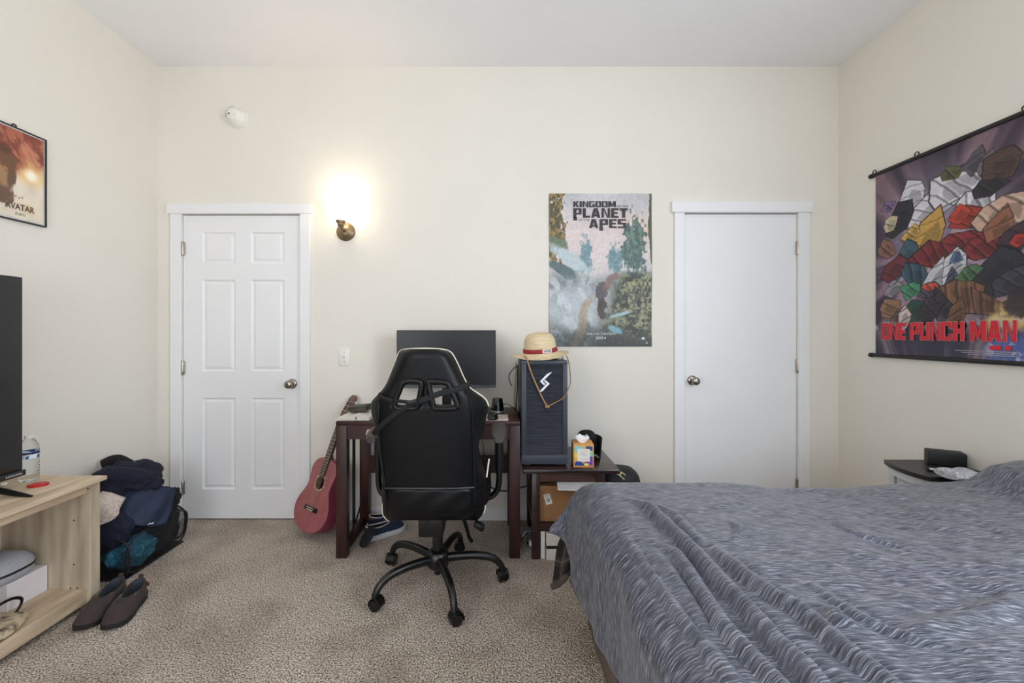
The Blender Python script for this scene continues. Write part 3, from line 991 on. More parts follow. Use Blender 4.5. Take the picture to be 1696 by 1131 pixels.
for x in (DX0 + 0.004, DX1 - 0.04):
    obj('side_rail', box(NB(), x, x + 0.036, DY0 + 0.05, DY1 - 0.05, 0.0, 0.055, bev=0.003), M_mah, dk, 30)
    obj('side_apron', box(NB(), x, x + 0.022, DY0 + 0.05, DY1 - 0.05, DZ - 0.10, DZ - 0.022), M_mah, dk)
obj('apron', box(NB(), DX0 + LW, DX1 - LW, DY0 + 0.008, DY0 + 0.028, DZ - 0.100, DZ - 0.022, bev=0.001), M_mah, dk)
obj('back_rail', box(NB(), DX0 + LW, DX1 - LW, DY1 - 0.05, DY1 - 0.03, 0.34, 0.45, bev=0.002), M_mah, dk)
obj('drawer_panel', box(NB(), DX0 + LW + 0.1, DX1 - LW - 0.1, DY0 + 0.010, DY0 + 0.016, DZ - 0.09, DZ - 0.03), M_mah, dk) if False else None
# bent iron rod ornament inside the left frame
xr_ = DX0 + 0.024
ym = (DY0 + DY1) / 2
b = sweep(NB(), catmull([(xr_, DY0 + 0.05, 0.60), (xr_, DY0 + 0.10, 0.635), (xr_, ym - 0.03, 0.655), (xr_, ym - 0.012, 0.62), (xr_, ym - 0.012, 0.36), (xr_, ym - 0.012, 0.10), (xr_, ym - 0.04, 0.06), (xr_, DY0 + 0.05, 0.03 + 0.07)], 8), 0.006, n=8)
obj('iron_rod', b, M_blackm, dk, 60)
b = sweep(NB(), catmull([(xr_, DY1 - 0.05, 0.60), (xr_, DY1 - 0.10, 0.65), (xr_, ym + 0.03, 0.665), (xr_, ym + 0.012, 0.62), (xr_, ym + 0.012, 0.36), (xr_, ym + 0.012, 0.12), (xr_, ym + 0.04, 0.09), (xr_, DY1 - 0.05, 0.19)], 8), 0.006, n=8)
obj('iron_rod', b, M_blackm, dk, 60)
M_paper = mat('white_paper', (226, 220, 212), 0.7, vary=0.04)
lp = P(612, 717, 2.369)
b = prism(NB(), [(-0.024, -0.01), (-0.017, 0.016), (0.002, 0.02), (0.024, 0.017), (0.03, -0.005), (0.022, -0.019), (-0.012, -0.018)], 0, 0.0012, T(lp.x, DY0 + 0.008, lp.z) @ R(90, 'X'))
obj('sticker', b, mat('torn_pale_sticker', (200, 184, 180), 0.7, vary=0.08, vscale=60), dk)['label'] = 'torn pale paper sticker'
for (px, py) in ((852, 707), (853, 742), (566, 742)):
    q = P(px, py, 2.37)
    obj('screw_cap', lathe(NB(), [(0, 0), (0.003, 0), (0, 0.001)], T(q.x, DY0 + 0.0005, q.z) @ R(90, 'X'), 8), M_black, dk)

# ---- things on the desk
M_screen = mat('dark_monitor_screen', (24, 24, 25), 0.35, vary=0.05, spec=0.45)
mo = root('monitor', (-0.31, -0.17, DZ), 'flat black computer monitor standing on the desk behind the chair', 'monitor')
A = R(2.2, 'Z')
mc = P(739.5, 594.5, 2.70)
MM = T(mc.x, mc.y, mc.z) @ A
w, h = 0.62, 0.362
obj('housing', box(NB(), -w / 2, w / 2, -0.008, 0.022, -h / 2, h / 2, bev=0.004, M=MM), M_black, mo, 40)
obj('screen', box(NB(), -w / 2 + 0.004, w / 2 - 0.004, -0.0095, -0.006, -h / 2 + 0.020, h / 2 - 0.005, M=MM), M_screen, mo)
obj('chin_bezel', box(NB(), -w / 2, w / 2, -0.011, -0.005, -h / 2, -h / 2 + 0.018, bev=0.001, M=MM), mat('grey_bezel', (72, 74, 78), 0.4), mo)
b = box(NB(), -0.03, 0.03, 0.02, 0.045, -h / 2 - (mc.z - h / 2 - DZ), 0.03, bev=0.006, M=MM)
obj('stand_neck', b, M_black, mo, 40)
obj('stand_foot', box(NB(), mc.x - 0.12, mc.x + 0.12, mc.y - 0.075, mc.y + 0.075, DZ, DZ + 0.012, bev=0.004), M_black, mo, 40)

sp = P(824, 682, 2.62)
spk = root('desk_speaker', (sp.x, sp.y, DZ), 'small tapered black desk speaker with silver base ring, right of monitor', 'speaker')
ST = T(sp.x, sp.y, DZ)
obj('body', lathe(NB(), [(0, 0.018), (0.039, 0.018), (0.036, 0.05), (0.030, 0.088), (0.027, 0.092), (0.0, 0.090)], ST, 32), mat('gloss_black', (10, 10, 11), 0.12, spec=0.6), spk, 40)
obj('base_ring', lathe(NB(), [(0, 0.006), (0.041, 0.006), (0.042, 0.012), (0.040, 0.018), (0, 0.018)], ST, 32), mat('silver_plastic', (150, 150, 152), 0.35, 0.4), spk, 40)
obj('foot', lathe(NB(), [(0, 0), (0.036, 0), (0.038, 0.006), (0, 0.006)], ST, 32), M_black, spk, 40)
obj('cable', sweep(NB(), catmull([(sp.x + 0.03, sp.y + 0.02, DZ + 0.045), (sp.x + 0.06, sp.y + 0.03, DZ + 0.05), (sp.x + 0.10, sp.y + 0.03, DZ + 0.025), (DX1 - 0.01, sp.y + 0.03, DZ + 0.006), (DX1 + 0.006, sp.y + 0.026, DZ - 0.006), (DX1 + 0.007, sp.y + 0.02, DZ - 0.10)], 8), 0.0022, n=6), M_black, spk, 60)

ms_ = P(816, 692, 2.43)
M_mouse = mat('black_mouse_shell', (18, 18, 19), 0.35)
mr = root('computer_mouse', (ms_.x, ms_.y, DZ), 'black computer mouse on the patterned paper, right of chair back', 'mouse')
b = NB()
rows = []
for i in range(9):
    v = i / 8
    rows.append([b.verts.new((ms_.x + 0.032 * math.sin(math.pi * (0.08 + 0.84 * v)) ** 0.6 * math.cos(math.pi * k / 12), ms_.y + 0.012 + (v - 0.5) * 0.105, DZ + 0.003 + 0.036 * (math.sin(math.pi * (0.06 + 0.88 * v)) ** 0.7) * math.sin(math.pi * k / 12) ** 0.7)) for k in range(13)])
grid_faces(b, rows)
b.faces.new(rows[0]); b.faces.new(rows[-1][::-1]); b.faces.new([r[0] for r in rows] + [r[-1] for r in rows][::-1])
obj('shell', b, M_mouse, mr, 50)
obj('scroll_wheel', lathe(NB(), [(0, -0.004), (0.009, -0.004), (0.009, 0.004), (0, 0.004)], T(ms_.x, ms_.y - 0.022, DZ + 0.030) @ R(90, 'Y'), 16), M_black, mr)

# patterned placemat paper
pp = root('patterned_paper', (0.0, -0.38, DZ), 'white patterned paper sheet on right end of the desk under the mouse', 'paper')
q0 = P(800, 697, 2.39); q1 = P(842, 697, 2.39)


def pat(U, V):
    img = np.ones(U.shape + (3,)) * np.array((226, 210, 206.))
    s = sstep(0.55, 0.7, np.sin(V * 26 + 3 * np.sin(U * 7))) * sstep(0.1, 0.4, vnoise(U * 6, V * 4, 2))
    img = over(img, s * 0.85, (112, 88, 96))
    img = over(img, sstep(0.6, 0.8, vnoise(U * 5, V * 9, 5)) * 0.6, (218, 184, 150))
    return img


printed_sheet('sheet', (q0.x - 0.05, DY0 + 0.016, DZ + 0.0012), (q1.x - q0.x + 0.05, 0, 0), (0, 0.19, 0), 60, 60, pat, pp)

nb = P(585, 697, 2.44)
b = NB()
rows = []
for i in range(13):
    u = i / 12
    zt = 0.010 + 0.018 * math.sin(math.pi * u) ** 0.5 + (0.008 if u > .5 else 0)
    x = nb.x - 0.085 + 0.19 * u
    rows.append([b.verts.new((x + 0.02 * v, DY0 + 0.02 + 0.22 * v, DZ + 0.001 + (zt if k else 0))) for k, v in ((0, 0), (1, 0), (1, 0.5), (1, 1), (0, 1))])
grid_faces(b, rows, closed_u=True)
b.faces.new(rows[0]); b.faces.new(rows[-1][::-1])
bk = root('open_notebook', (nb.x, nb.y, DZ), 'dog-eared white notebook lying on the left end of the desk', 'notebook')
obj('page_block', b, mat('notebook_pages', (206, 200, 190), 0.7, col2=(232, 226, 216), stretch=(1, 1, 20), vscale=30), bk, 40)
obj('spiral_edge', sweep(NB(), [(nb.x + 0.03 + 0.005 * (i % 2), DY0 + 0.018 + 0.0 * i, DZ + 0.008 + 0.0015 * i) for i in range(10)], 0.003, n=6), M_g, bk)
gb = P(597, 684, 2.52)
GBM = T(gb.x + 0.012, DY0 + 0.105, DZ + 0.038) @ R(-6, 'Z') @ R(-6, 'Y')
b = box(NB(), -0.045, 0.056, -0.04, 0.04, 0.0, 0.036, bev=0.005, M=GBM)
gx = root('dark_case', (gb.x + 0.01, DY0 + 0.155, DZ + 0.03), 'small dark olive case lying on the notebook beside the guitar head', 'case')
obj('shell', b, mat('olive_grey_case', (66, 62, 52), 0.55), gx, 40)
b = box(NB(), -0.0462, 0.0572, -0.0412, 0.0412, 0.024, 0.0262, M=GBM)
obj('seam', b, M_black, gx)
b = box(NB(), 0, 0.1, 0, 0.14, 0, 0.002, M=T(nb.x + 0.125, DY0 + 0.012, DZ + 0.001))
obj('loose_paper', b, M_paper, loc='base', label='loose white sheet on desk between notebook and chair back', cat='paper')

# cables between desk and computer tower
def cable(name, pts, r, m, label):
    return obj(name, sweep(NB(), catmull(pts, 8), r, n=6), m, smooth=60, loc=pts[0], label=label, cat='cable')


M_cream = mat('cream_cable', (176, 160, 136), 0.5)
cable('power_cable', [P(855, 600, 2.80), P(853, 640, 2.80), P(852, 665, 2.80), P(855, 690, 2.80), P(858, 745, 2.81), P(856, 820, 2.82)], 0.0045, M_cream, 'cream cable hanging down the wall beside the computer tower')
cable('audio_cable', [P(859, 604, 2.78), P(850, 611, 2.78), P(843, 622, 2.78), P(845, 634, 2.78), P(848, 639, 2.78)], 0.003, M_black, 'thin black cable with loose plug curling left of the tower')
cable('video_cable', [P(857, 605, 2.74), P(857, 640, 2.75), P(855, 672, 2.75), P(856, 692, 2.77), P(857, 760, 2.80)], 0.004, M_black, 'black cable running down left flank of computer tower')
cable('floor_cable', [P(790, 690, 2.82), P(800, 735, 2.83), P(806, 760, 2.835), P(830, 752, 2.835), P(846, 750, 2.835), P(850, 735, 2.83)], 0.004, M_cream, 'cream cable sagging behind the desk at its right leg')
cable('black_wall_cable', [P(795, 790, 2.83), P(815, 808, 2.84), P(838, 813, 2.845), P(868, 806, 2.845), P(882, 800, 2.83)], 0.004, M_black, 'black cable sagging along the wall under the desk')

# ------------------------------------------------------------------ gaming chair
M_leather = mat('black_leatherette', (8, 9, 12), 0.42, vary=0.15, vscale=12, bump=0.05, bscale=160, spec=0.27)
M_leather2 = mat('black_leatherette_wing', (14, 15, 18), 0.42, vary=0.15, vscale=12, spec=0.4)
M_web = mat('black_webbing', (14, 14, 17), 0.8, vary=0.15, vscale=90)
M_pipe = mat('cream_piping', (222, 214, 198), 0.6)
M_hard = mat('hard_black_plastic', (11, 10, 10), 0.42, vary=0.08, spec=0.35)
M_grey_pad = mat('worn_grey_armrest', (62, 57, 53), 0.5, vary=0.1)
CX, CY = -0.300, 2.135 - CAM_D
ch = root('gaming_chair', (CX, CY, 0), 'black gaming swivel chair with cream piping turned towards the desk', 'chair')


def cpx(cx, cy):
    return 600 + cx / 3.536, 560 + cy / 3.536


def back_d(py):      # depth of the back's rear face by picture height
    t = (863 - py) / (578 - 863) * -1
    return 1.945 - 0.085 * (863 - py) / 285.0


def interp(tab, y):
    for (y0, *a), (y1, *b_) in zip(tab, tab[1:]):
        if y <= y1:
            t = max(0, (y - y0) / (y1 - y0))
            return [p + (q - p) * t for p, q in zip(a, b_)]
    return list(tab[-1][1:])


# y: outline left, seam left, hole L left, hole L right, hole R left, hole R right, seam right, outline right
TAB = [(62, 250, 265, 295, 335, 385, 420, 455, 470), (66, 228, 250, 288, 335, 385, 428, 475, 494), (80, 213, 236, 280, 335, 387, 440, 492, 516), (110, 201, 226, 272, 335, 388, 450, 510, 538),
       (160, 182, 206, 262, 335, 390, 465, 534, 563), (215, 160, 182, 252, 337, 391, 480, 560, 586), (250, 146, 165, 247, 338, 392, 490, 575, 603), (266, 139, 156, 240, 342, 391, 496, 583, 612),
       (300, 118, 135, 222, 343, 395, 518, 603, 636), (320, 98, 118, 213, 341, 398, 531, 616, 668), (345, 74, 103, 201, 337, 403, 545, 628, 706), (370, 50, 97, 192, 332, 409, 553, 634, 729),
       (400, 43, 95, 190, 320, 420, 551, 640, 739), (415, 44, 95, 195, 315, 425, 545, 641, 737), (450, 50, 94, 200, 315, 430, 545, 645, 731), (500, 60, 95, 200, 315, 430, 545, 647, 722), (560, 75, 98, 205, 315, 430, 550, 649, 702),
       (600, 86, 101, 205, 315, 430, 550, 650, 687), (640, 92, 106, 208, 315, 430, 552, 651, 682), (700, 100, 114, 210, 318, 430, 554, 653, 694), (760, 107, 121, 212, 318, 430, 556, 655, 714), (800, 111, 125, 214, 320, 432, 556, 656, 726),
       (870, 117, 135, 216, 320, 435, 560, 659, 729), (930, 118, 140, 220, 325, 440, 560, 662, 720), (990, 116, 143, 222, 325, 440, 562, 665, 719), (1035, 118, 146, 225, 326, 440, 562, 668, 710), (1060, 140, 155, 230, 328, 440, 562, 662, 686), (1072, 152, 165, 235, 328, 440, 560, 650, 668)]
ys_ = sorted(set([t[0] for t in TAB] + list(range(90, 1060, 30))))
HOLE = (266, 405)
ys_ = [y for y in ys_ if not (y not in [t[0] for t in TAB] and any(abs(y - t[0]) < 9 for t in TAB))]
SUB = [2, 3, 3, 2, 3, 3, 2]
rows_b, rows_f, hole_rows = [], [], []
TH = 0.075


def back_point(cx, cy, u, wing):
    """u 0..1 across the centre panel, wing 0..1 outward"""
    px, py = cpx(cx, cy)
    d = back_d(py)
    bulge = 0.022 * (1 - (2 * u - 1) ** 2) if wing == 0 else 0.0
    dd = d - bulge + (0.018 + 0.075 * wing if wing > 0 else 0.018 * abs(2 * u - 1) ** 8)
    if cy < 110:
        dd += 0.028 * (1 - max(0, (cy - 62)) / 48.0) ** 2
    if cy > 1000:
        dd += 0.02 * ((cy - 1000) / 72.0) ** 2
    return P(px, py, dd)


b = NB()
for y in ys_:
    v = interp(TAB, y)
    xs, kinds = [], []
    for i in range(7):
        for k in range(SUB[i]):
            xs.append((v[i] + (v[i + 1] - v[i]) * k / SUB[i], i))
    xs.append((v[7], 7))
    wide_l, wide_r = v[1] - v[0], v[7] - v[6]
    rb, rf = [], []
    for x, i in xs:
        if x < v[1]:
            wl = (v[1] - x) / max(1, wide_l); s = min(1.0, wide_l / 60.0)
            p = back_point(x, y, 0, 0.02 + wl * s)
        elif x > v[6]:
            wr = (x - v[6]) / max(1, wide_r); s = min(1.0, wide_r / 60.0)
            p = back_point(x, y, 1, 0.02 + wr * s)
        else:
            p = back_point(x, y, (x - v[1]) / (v[6] - v[1]), 0)
        edge = min((x - v[0]) / max(1, (v[7] - v[0])), (v[7] - x) / max(1, (v[7] - v[0])))
        th = TH * (0.25 + 0.75 * min(1, edge / 0.12) ** 0.5) * (0.35 + 0.65 * min(1, (y - 62) / 40.0)) * (0.4 + 0.6 * min(1, (1072 - y) / 40.0))
        rb.append(b.verts.new(p)); rf.append(b.verts.new(p + Vector((0, th, 0))))
    rows_b.append(rb); rows_f.append(rf)
NC = len(rows_b[0])
hl = (SUB[0] + SUB[1], SUB[0] + SUB[1] + SUB[2])
hr = (sum(SUB[:4]), sum(SUB[:5]))
holes = set()
for i in range(len(ys_) - 1):
    for j in range(NC - 1):
        inh = HOLE[0] <= ys_[i] and ys_[i + 1] <= HOLE[1] and (hl[0] <= j < hl[1] or hr[0] <= j < hr[1])
        if inh:
            holes.add((i, j)); continue
        a, c = rows_b, rows_f
        b.faces.new((a[i][j], a[i][j + 1], a[i + 1][j + 1], a[i + 1][j]))
        b.faces.new((c[i][j], c[i + 1][j], c[i + 1][j + 1], c[i][j + 1]))
        if j == 0:
            b.faces.new((a[i][0], a[i + 1][0], c[i + 1][0], c[i][0]))
        if j == NC - 2:
            b.faces.new((a[i][-1], c[i][-1], c[i + 1][-1], a[i + 1][-1]))
for j in range(NC - 1):
    b.faces.new((rows_b[0][j], rows_f[0][j], rows_f[0][j + 1], rows_b[0][j + 1]))
    b.faces.new((rows_b[-1][j], rows_b[-1][j + 1], rows_f[-1][j + 1], rows_f[-1][j]))
for (i, j) in holes:
    for (di, dj, e) in ((-1, 0, ((i, j), (i, j + 1))), (1, 0, ((i + 1, j), (i + 1, j + 1))), (0, -1, ((i, j), (i + 1, j))), (0, 1, ((i, j + 1), (i + 1, j + 1)))):
        if (i + di, j + dj) not in holes:
            (p, q), (r, s) = e
            b.faces.new((rows_b[p][q], rows_b[r][s], rows_f[r][s], rows_f[p][q]))
obj('backrest', b, M_leather, ch, 60, subsurf=1)


def on_back(cx, cy, off=0.006):
    v = interp(TAB, cy)
    if cx < v[1]:
        w = (v[1] - cx) / max(1, v[1] - v[0]) * min(1, (v[1] - v[0]) / 60.0)
        p = back_point(cx, cy, 0, 0.02 + w)
    elif cx > v[6]:
        w = (cx - v[6]) / max(1, v[7] - v[6]) * min(1, (v[7] - v[6]) / 60.0)
        p = back_point(cx, cy, 1, 0.02 + w)
    else:
        p = back_point(cx, cy, (cx - v[1]) / (v[6] - v[1]), 0)
    return p - Vector((0, off, 0))


for pts in ([(248, 256), (330, 253), (347, 272), (339, 330), (322, 398), (300, 410), (212, 410), (190, 388), (214, 318)], [(397, 254), (486, 260), (512, 285), (553, 382), (546, 408), (432, 411), (416, 396), (389, 272)]):
    loop = catmull([on_back(x, y, 0.002) for x, y in pts], 5, closed=True)
    obj('harness_slot_trim', sweep(NB(), loop, 0.0125, 0.014, n=8, closed=True, up=(0, 1, 0)), M_hard, ch, 60)
    lp2 = [p + Vector((0, 0.045, 0)) for p in loop]
    b = NB()
    r0 = [b.verts.new(p) for p in loop]; r1 = [b.verts.new(p) for p in lp2]
    grid_faces(b, [r0, r1], closed_u=True)
    obj('slot_sleeve', b, M_hard, ch, 60)


def band(pts, w, off, m, name, n=10):
    b = sweep(NB(), catmull([on_back(x, y, off) for x, y in pts], n), w, 0.0022, up=(0, -1, 0), n=8)
    return obj(name, b, m, ch, 60)


band([(101, 322), (110, 338), (150, 356), (220, 367), (305, 376)], 0.0085, 0.010, M_web, 'strap')
band([(300, 380), (380, 350), (470, 318), (560, 296), (612, 276), (630, 262)], 0.0125, 0.012, M_web, 'strap')
band([(70, 560), (84, 538), (150, 480), (220, 425), (300, 378)], 0.0115, 0.013, M_web, 'strap')
band([(270, 378), (290, 376), (325, 366)], 0.012, 0.017, M_hard, 'buckle')
# piping along the outline
top = [(118, 318), (146, 266), (160, 222), (182, 168), (200, 118), (212, 86), (232, 70), (262, 65), (330, 62), (400, 62), (462, 66), (492, 72), (516, 84), (537, 112), (562, 162), (586, 218), (612, 268), (638, 300), (668, 320), (706, 346), (729, 372), (738, 398)]
obj('piping', sweep(NB(), catmull([on_back(x, y, 0.001) + Vector((0, 0.012, 0)) for x, y in top], 5), 0.0042, n=8), M_pipe, ch, 60)
obj('piping', sweep(NB(), catmull([on_back(x, y, -0.012) for x, y in [(728, 905), (717, 940), (719, 985), (716, 1015), (696, 1046), (675, 1068)]], 6), 0.0042, n=8), M_pipe, ch, 60)
obj('piping', sweep(NB(), catmull([on_back(x, y, -0.012) for x, y in [(118, 975), (115, 1005), (117, 1035), (132, 1060), (155, 1076)]], 6), 0.0042, n=8), M_pipe, ch, 60)
# stitched seams and the lower pocket
for pts in ([(98, 330), (96, 430), (97, 520), (106, 640), (122, 770), (138, 900), (146, 1040)], [(626, 345), (643, 450), (648, 560), (652, 700), (659, 870), (667, 1040)]):
    obj('seam', sweep(NB(), catmull([on_back(x, y, 0.001) for x, y in pts], 8), 0.0030, n=6), M_leather2, ch, 60)
obj('pocket_edge', sweep(NB(), catmull([on_back(x, y, 0.004) for x, y in [(137, 876), (220, 877), (400, 878), (560, 877), (655, 872)]], 8), 0.0036, n=6), mat('grey_leather_edge', (58, 58, 62), 0.4), ch, 60)
rows = []
b = NB()
for i in range(9):
    yy = 880 + 180 * i / 8
    rows.append([b.verts.new(on_back(x, yy, 0.003 + 0.006 * math.sin(math.pi * i / 8) + 0.003 * math.sin(x * 0.035 + i))) for x in np.linspace(150, 650, 21)])
grid_faces(b, rows)
po_ = obj('lumbar_pocket', b, M_leather, ch, 60)
po_.modifiers.new('cloth', 'SOLIDIFY').thickness = 0.003
# side piping of the seat wing seen at right
obj('seat_piping', sweep(NB(), catmull([P(810, 760, 2.02), P(808, 775, 2.02), P(806, 790, 2.02)], 6), 0.004, n=8), M_pipe, ch, 60)
# seat
b = NB()
rows = []
for i in range(13):
    t = i / 12
    w = 0.245 + 0.02 * math.sin(math.pi * t)
    y = CY - 0.20 + 0.50 * t
    row = []
    for k in range(24):
        a = 2 * math.pi * k / 24
        ex = abs(math.cos(a)) ** 0.45 * (1 if math.cos(a) > 0 else -1)
        ez = abs(math.sin(a)) ** 0.45 * (1 if math.sin(a) > 0 else -1)
        e = 1 - 0.25 * (abs(2 * t - 1) ** 6)
        row.append(b.verts.new((CX + w * ex * e, y, 0.47 + 0.055 * ez * e + (0.03 * abs(ex) ** 4 if ez > 0 else 0))))
    rows.append(row)
grid_faces(b, rows, closed_u=True)
b.faces.new(rows[0]); b.faces.new(rows[-1][::-1])
obj('seat', b, M_leather, ch, 50)
# recliner brackets joining seat and back
for s in (-1, 1):
    b = prism(NB(), [(-0.16, 0.40), (0.02, 0.40), (0.02, 0.46), (-0.12, 0.47), (-0.13, 0.50), (-0.15, 0.50), (-0.16, 0.46)], -0.008, 0.008, basis((CX + s * 0.225, CY + 0.06, 0), (0, 1, 0), (0, 0, 1), (1, 0, 0)))
    obj('recliner_bracket', b, M_hard, ch)
q = P(795, 871, 1.98)
obj('hinge_cover', box(NB(), -0.028, 0.022, -0.02, 0.02, -0.014, 0.012, bev=0.006, M=T(q.x, q.y, q.z) @ R(32, 'Y')), M_hard, ch, 40)
# armrests
for s in (-1, 1):
    ax = CX + s * 0.305
    ay = CY + 0.04
    az = 0.735
    b = NB()
    rows = []
    for i in range(11):
        t = i / 10
        w = 0.041 * (1 - abs(2 * t - 1) ** 5 * 0.45) * (0.88 + 0.12 * t)
        row = []
        for k in range(16):
            a = 2 * math.pi * k / 16
            row.append(b.verts.new((ax + w * math.copysign(abs(math.cos(a)) ** 0.6, math.cos(a)), ay - 0.13 + 0.25 * t, az + 0.020 - 0.018 * (1 - t) ** 4 + 0.016 * math.copysign(abs(math.sin(a)) ** 0.6, math.sin(a)))))
        rows.append(row)
    grid_faces(b, rows, closed_u=True); b.faces.new(rows[0]); b.faces.new(rows[-1][::-1])
    pad = obj('arm_pad', b, M_grey_pad, ch, 60)
    pad['label'] = 'worn grey-brown armrest pad'
    b = sweep(NB(), [(ax, ay, az + 0.005), (ax, ay, 0.56)], 0.022, 0.030, up=(0, 1, 0), n=14)
    obj('arm_post', b, M_hard, ch, 50)
    b = sweep(NB(), catmull([(ax, ay, 0.57), (ax, ay, 0.50), (ax - s * 0.012, ay, 0.445), (ax - s * 0.05, ay, 0.415), (ax - s * 0.11, ay, 0.408)], 6), 0.015, 0.022, up=(0, 1, 0), n=12)
    obj('arm_bracket', b, M_blackm, ch, 50)
# mechanism, gas spring, hub, lever
obj('tilt_mechanism', box(NB(), CX - 0.075, CX + 0.04, CY - 0.12, CY + 0.12, 0.285, 0.395, bev=0.006), M_blackm, ch, 40)
for (dx, dz) in ((-0.03, 0.355), (-0.05, 0.315), (0.02, 0.33)):
    obj('bolt', lathe(NB(), [(0, 0), (0.006, 0), (0.005, 0.003), (0, 0.003)], T(CX + dx, CY - 0.12, dz) @ R(90, 'X'), 10), mat('dark_bolt', (60, 60, 62), 0.35, 0.8), ch)
obj('seat_plate', box(NB(), CX - 0.16, CX + 0.16, CY - 0.14, CY + 0.14, 0.392, 0.416), M_blackm, ch)
obj('gas_spring', lathe(NB(), [(0, 0.05), (0.016, 0.05), (0.016, 0.075), (0.026, 0.076), (0.026, 0.285), (0, 0.285)], T(CX, CY, 0), 24), M_blackm, ch, 40)
obj('hub', lathe(NB(), [(0, 0.085), (0.042, 0.085), (0.056, 0.10), (0.058, 0.135), (0.050, 0.160), (0.036, 0.172), (0, 0.174)], T(CX, CY, 0), 32), M_blackm, ch, 40)
obj('lever_hose', sweep(NB(), catmull([(CX + 0.07, CY + 0.02, 0.40), (CX + 0.11, CY + 0.03, 0.34), (CX + 0.135, CY + 0.05, 0.27), (CX + 0.15, CY + 0.07, 0.20), (CX + 0.165, CY + 0.08, 0.17)], 8), [0.009 + 0.0012 * (i % 2) for i in range(33)], n=8), M_hard, ch, 60)
# five-star base
for k in range(5):
    a = math.radians(2.5 + 72 * k)
    dr_ = Vector((math.cos(a), math.sin(a), 0))
    c = Vector((CX, CY, 0))
    pts = [c + dr_ * r + Vector((0, 0, z)) for r, z in ((0.03, 0.128), (0.10, 0.136), (0.18, 0.138), (0.245, 0.130), (0.288, 0.112), (0.314, 0.085), (0.325, 0.058))]
    pts = catmull(pts, 5)
    n_ = len(pts)
    b = sweep(NB(), pts, [0.021 - 0.006 * i / n_ for i in range(n_)], [0.022 - 0.007 * i / n_ for i in range(n_)], up=(0, 0, 1) if False else None, n=12)
    lg = obj('base_leg', b, M_blackm, ch, 60)
    w = c + dr_ * 0.325
    sw_ = math.radians((20, 100, 170, 250, -60)[k])
    cm = T(w.x, w.y, 0) @ Matrix.Rotation(sw_, 4, 'Z')
    b = NB()
    rows = []
    for i in range(9):
        an = math.radians(-15 + 210 * i / 8)
        rows.append([b.verts.new(cm @ Vector((xx, 0.008 + 0.030 * math.cos(an), 0.030 + 0.032 * math.sin(an)))) for xx in (-0.024, -0.021, 0.021, 0.024)])
    grid_faces(b, rows)
    lathe(b, [(0, 0.045), (0.014, 0.045), (0.014, 0.068), (0.010, 0.072), (0, 0.072)], cm, 12)
    hood = obj('caster', b, M_hard, ch, 50)
    hood.modifiers.new('shell', 'SOLIDIFY').thickness = 0.003
    for s in (-1, 1):
        b = lathe(NB(), [(0, -0.008), (0.024, -0.008), (0.027, -0.004), (0.027, 0.004), (0.024, 0.008), (0, 0.008)], cm @ T(s * 0.013, 0.006, 0.027) @ R(90, 'Y'), 20)
        obj('wheel', b, M_blackm, hood, 40)

# ------------------------------------------------------------------ guitar
M_gtop = mat('rose_guitar_top', (156, 90, 93), 0.42, vary=0.10, vscale=8, stretch=(4, 4, 0.5))
M_gside = mat('maroon_guitar_side', (116, 50, 66), 0.3, vary=0.12, vscale=8)
M_fret = mat('dark_fretboard', (40, 31, 29), 0.5)
M_head = mat('brown_headstock', (112, 82, 72), 0.5, vary=0.08)
gb0 = P(503, 880, 2.575)
gh0 = P(567, 691, 2.755)
Lv = (gh0 - gb0)
GL = Lv.length + 0.165
Lv.normalize()
yaw = math.radians(34)
Nv = Vector((-math.sin(yaw), -math.cos(yaw), 0))
Nv = (Nv - Lv * Nv.dot(Lv)).normalized()
Wv = Lv.cross(Nv).normalized()
if Wv.y > 0:
    Wv = -Wv
GM = basis(gb0, Wv, Lv, Nv if Wv.cross(Lv).dot(Nv) > 0 else Nv)
g_ = root('acoustic_guitar', (gb0.x, gb0.y, 0), 'rose pink acoustic guitar leaning against the wall left of the desk', 'guitar')
BL = 0.43
# half-width profile along the body
prof = [(0.0, 0.0), (0.006, 0.055), (0.022, 0.100), (0.05, 0.136), (0.09, 0.158), (0.13, 0.163), (0.17, 0.153), (0.21, 0.130), (0.245, 0.113), (0.275, 0.108), (0.31, 0.114), (0.345, 0.121), (0.375, 0.118), (0.40, 0.104), (0.418, 0.080), (0.427, 0.050), (0.43, 0.0)]
half = catmull([(x, y, 0) for y, x in [(q[0], q[1]) for q in prof]], 3)
outl = [(p.x, p.y) for p in half] + [(-p.x, p.y) for p in half[-2:0:-1]]
DEP = 0.078


def offs(o, k):
    cx_, cy_ = 0, 0.2
    return [(x * (1 - k / 0.14), cy_ + (y - cy_) * (1 - k / 0.21)) for x, y in o]


b = NB()
front = [b.verts.new(GM @ Vector((x, y, 0))) for x, y in outl]
r2 = [b.verts.new(GM @ Vector((x, y, -0.003))) for x, y in offs(outl, -0.0015)]
r3 = [b.verts.new(GM @ Vector((x, y, -DEP))) for x, y in offs(outl, -0.0015)]
grid_faces(b, [front, r2, r3], closed_u=True)
b.faces.new(r3)
obj('body', b, M_gside, g_, 40)
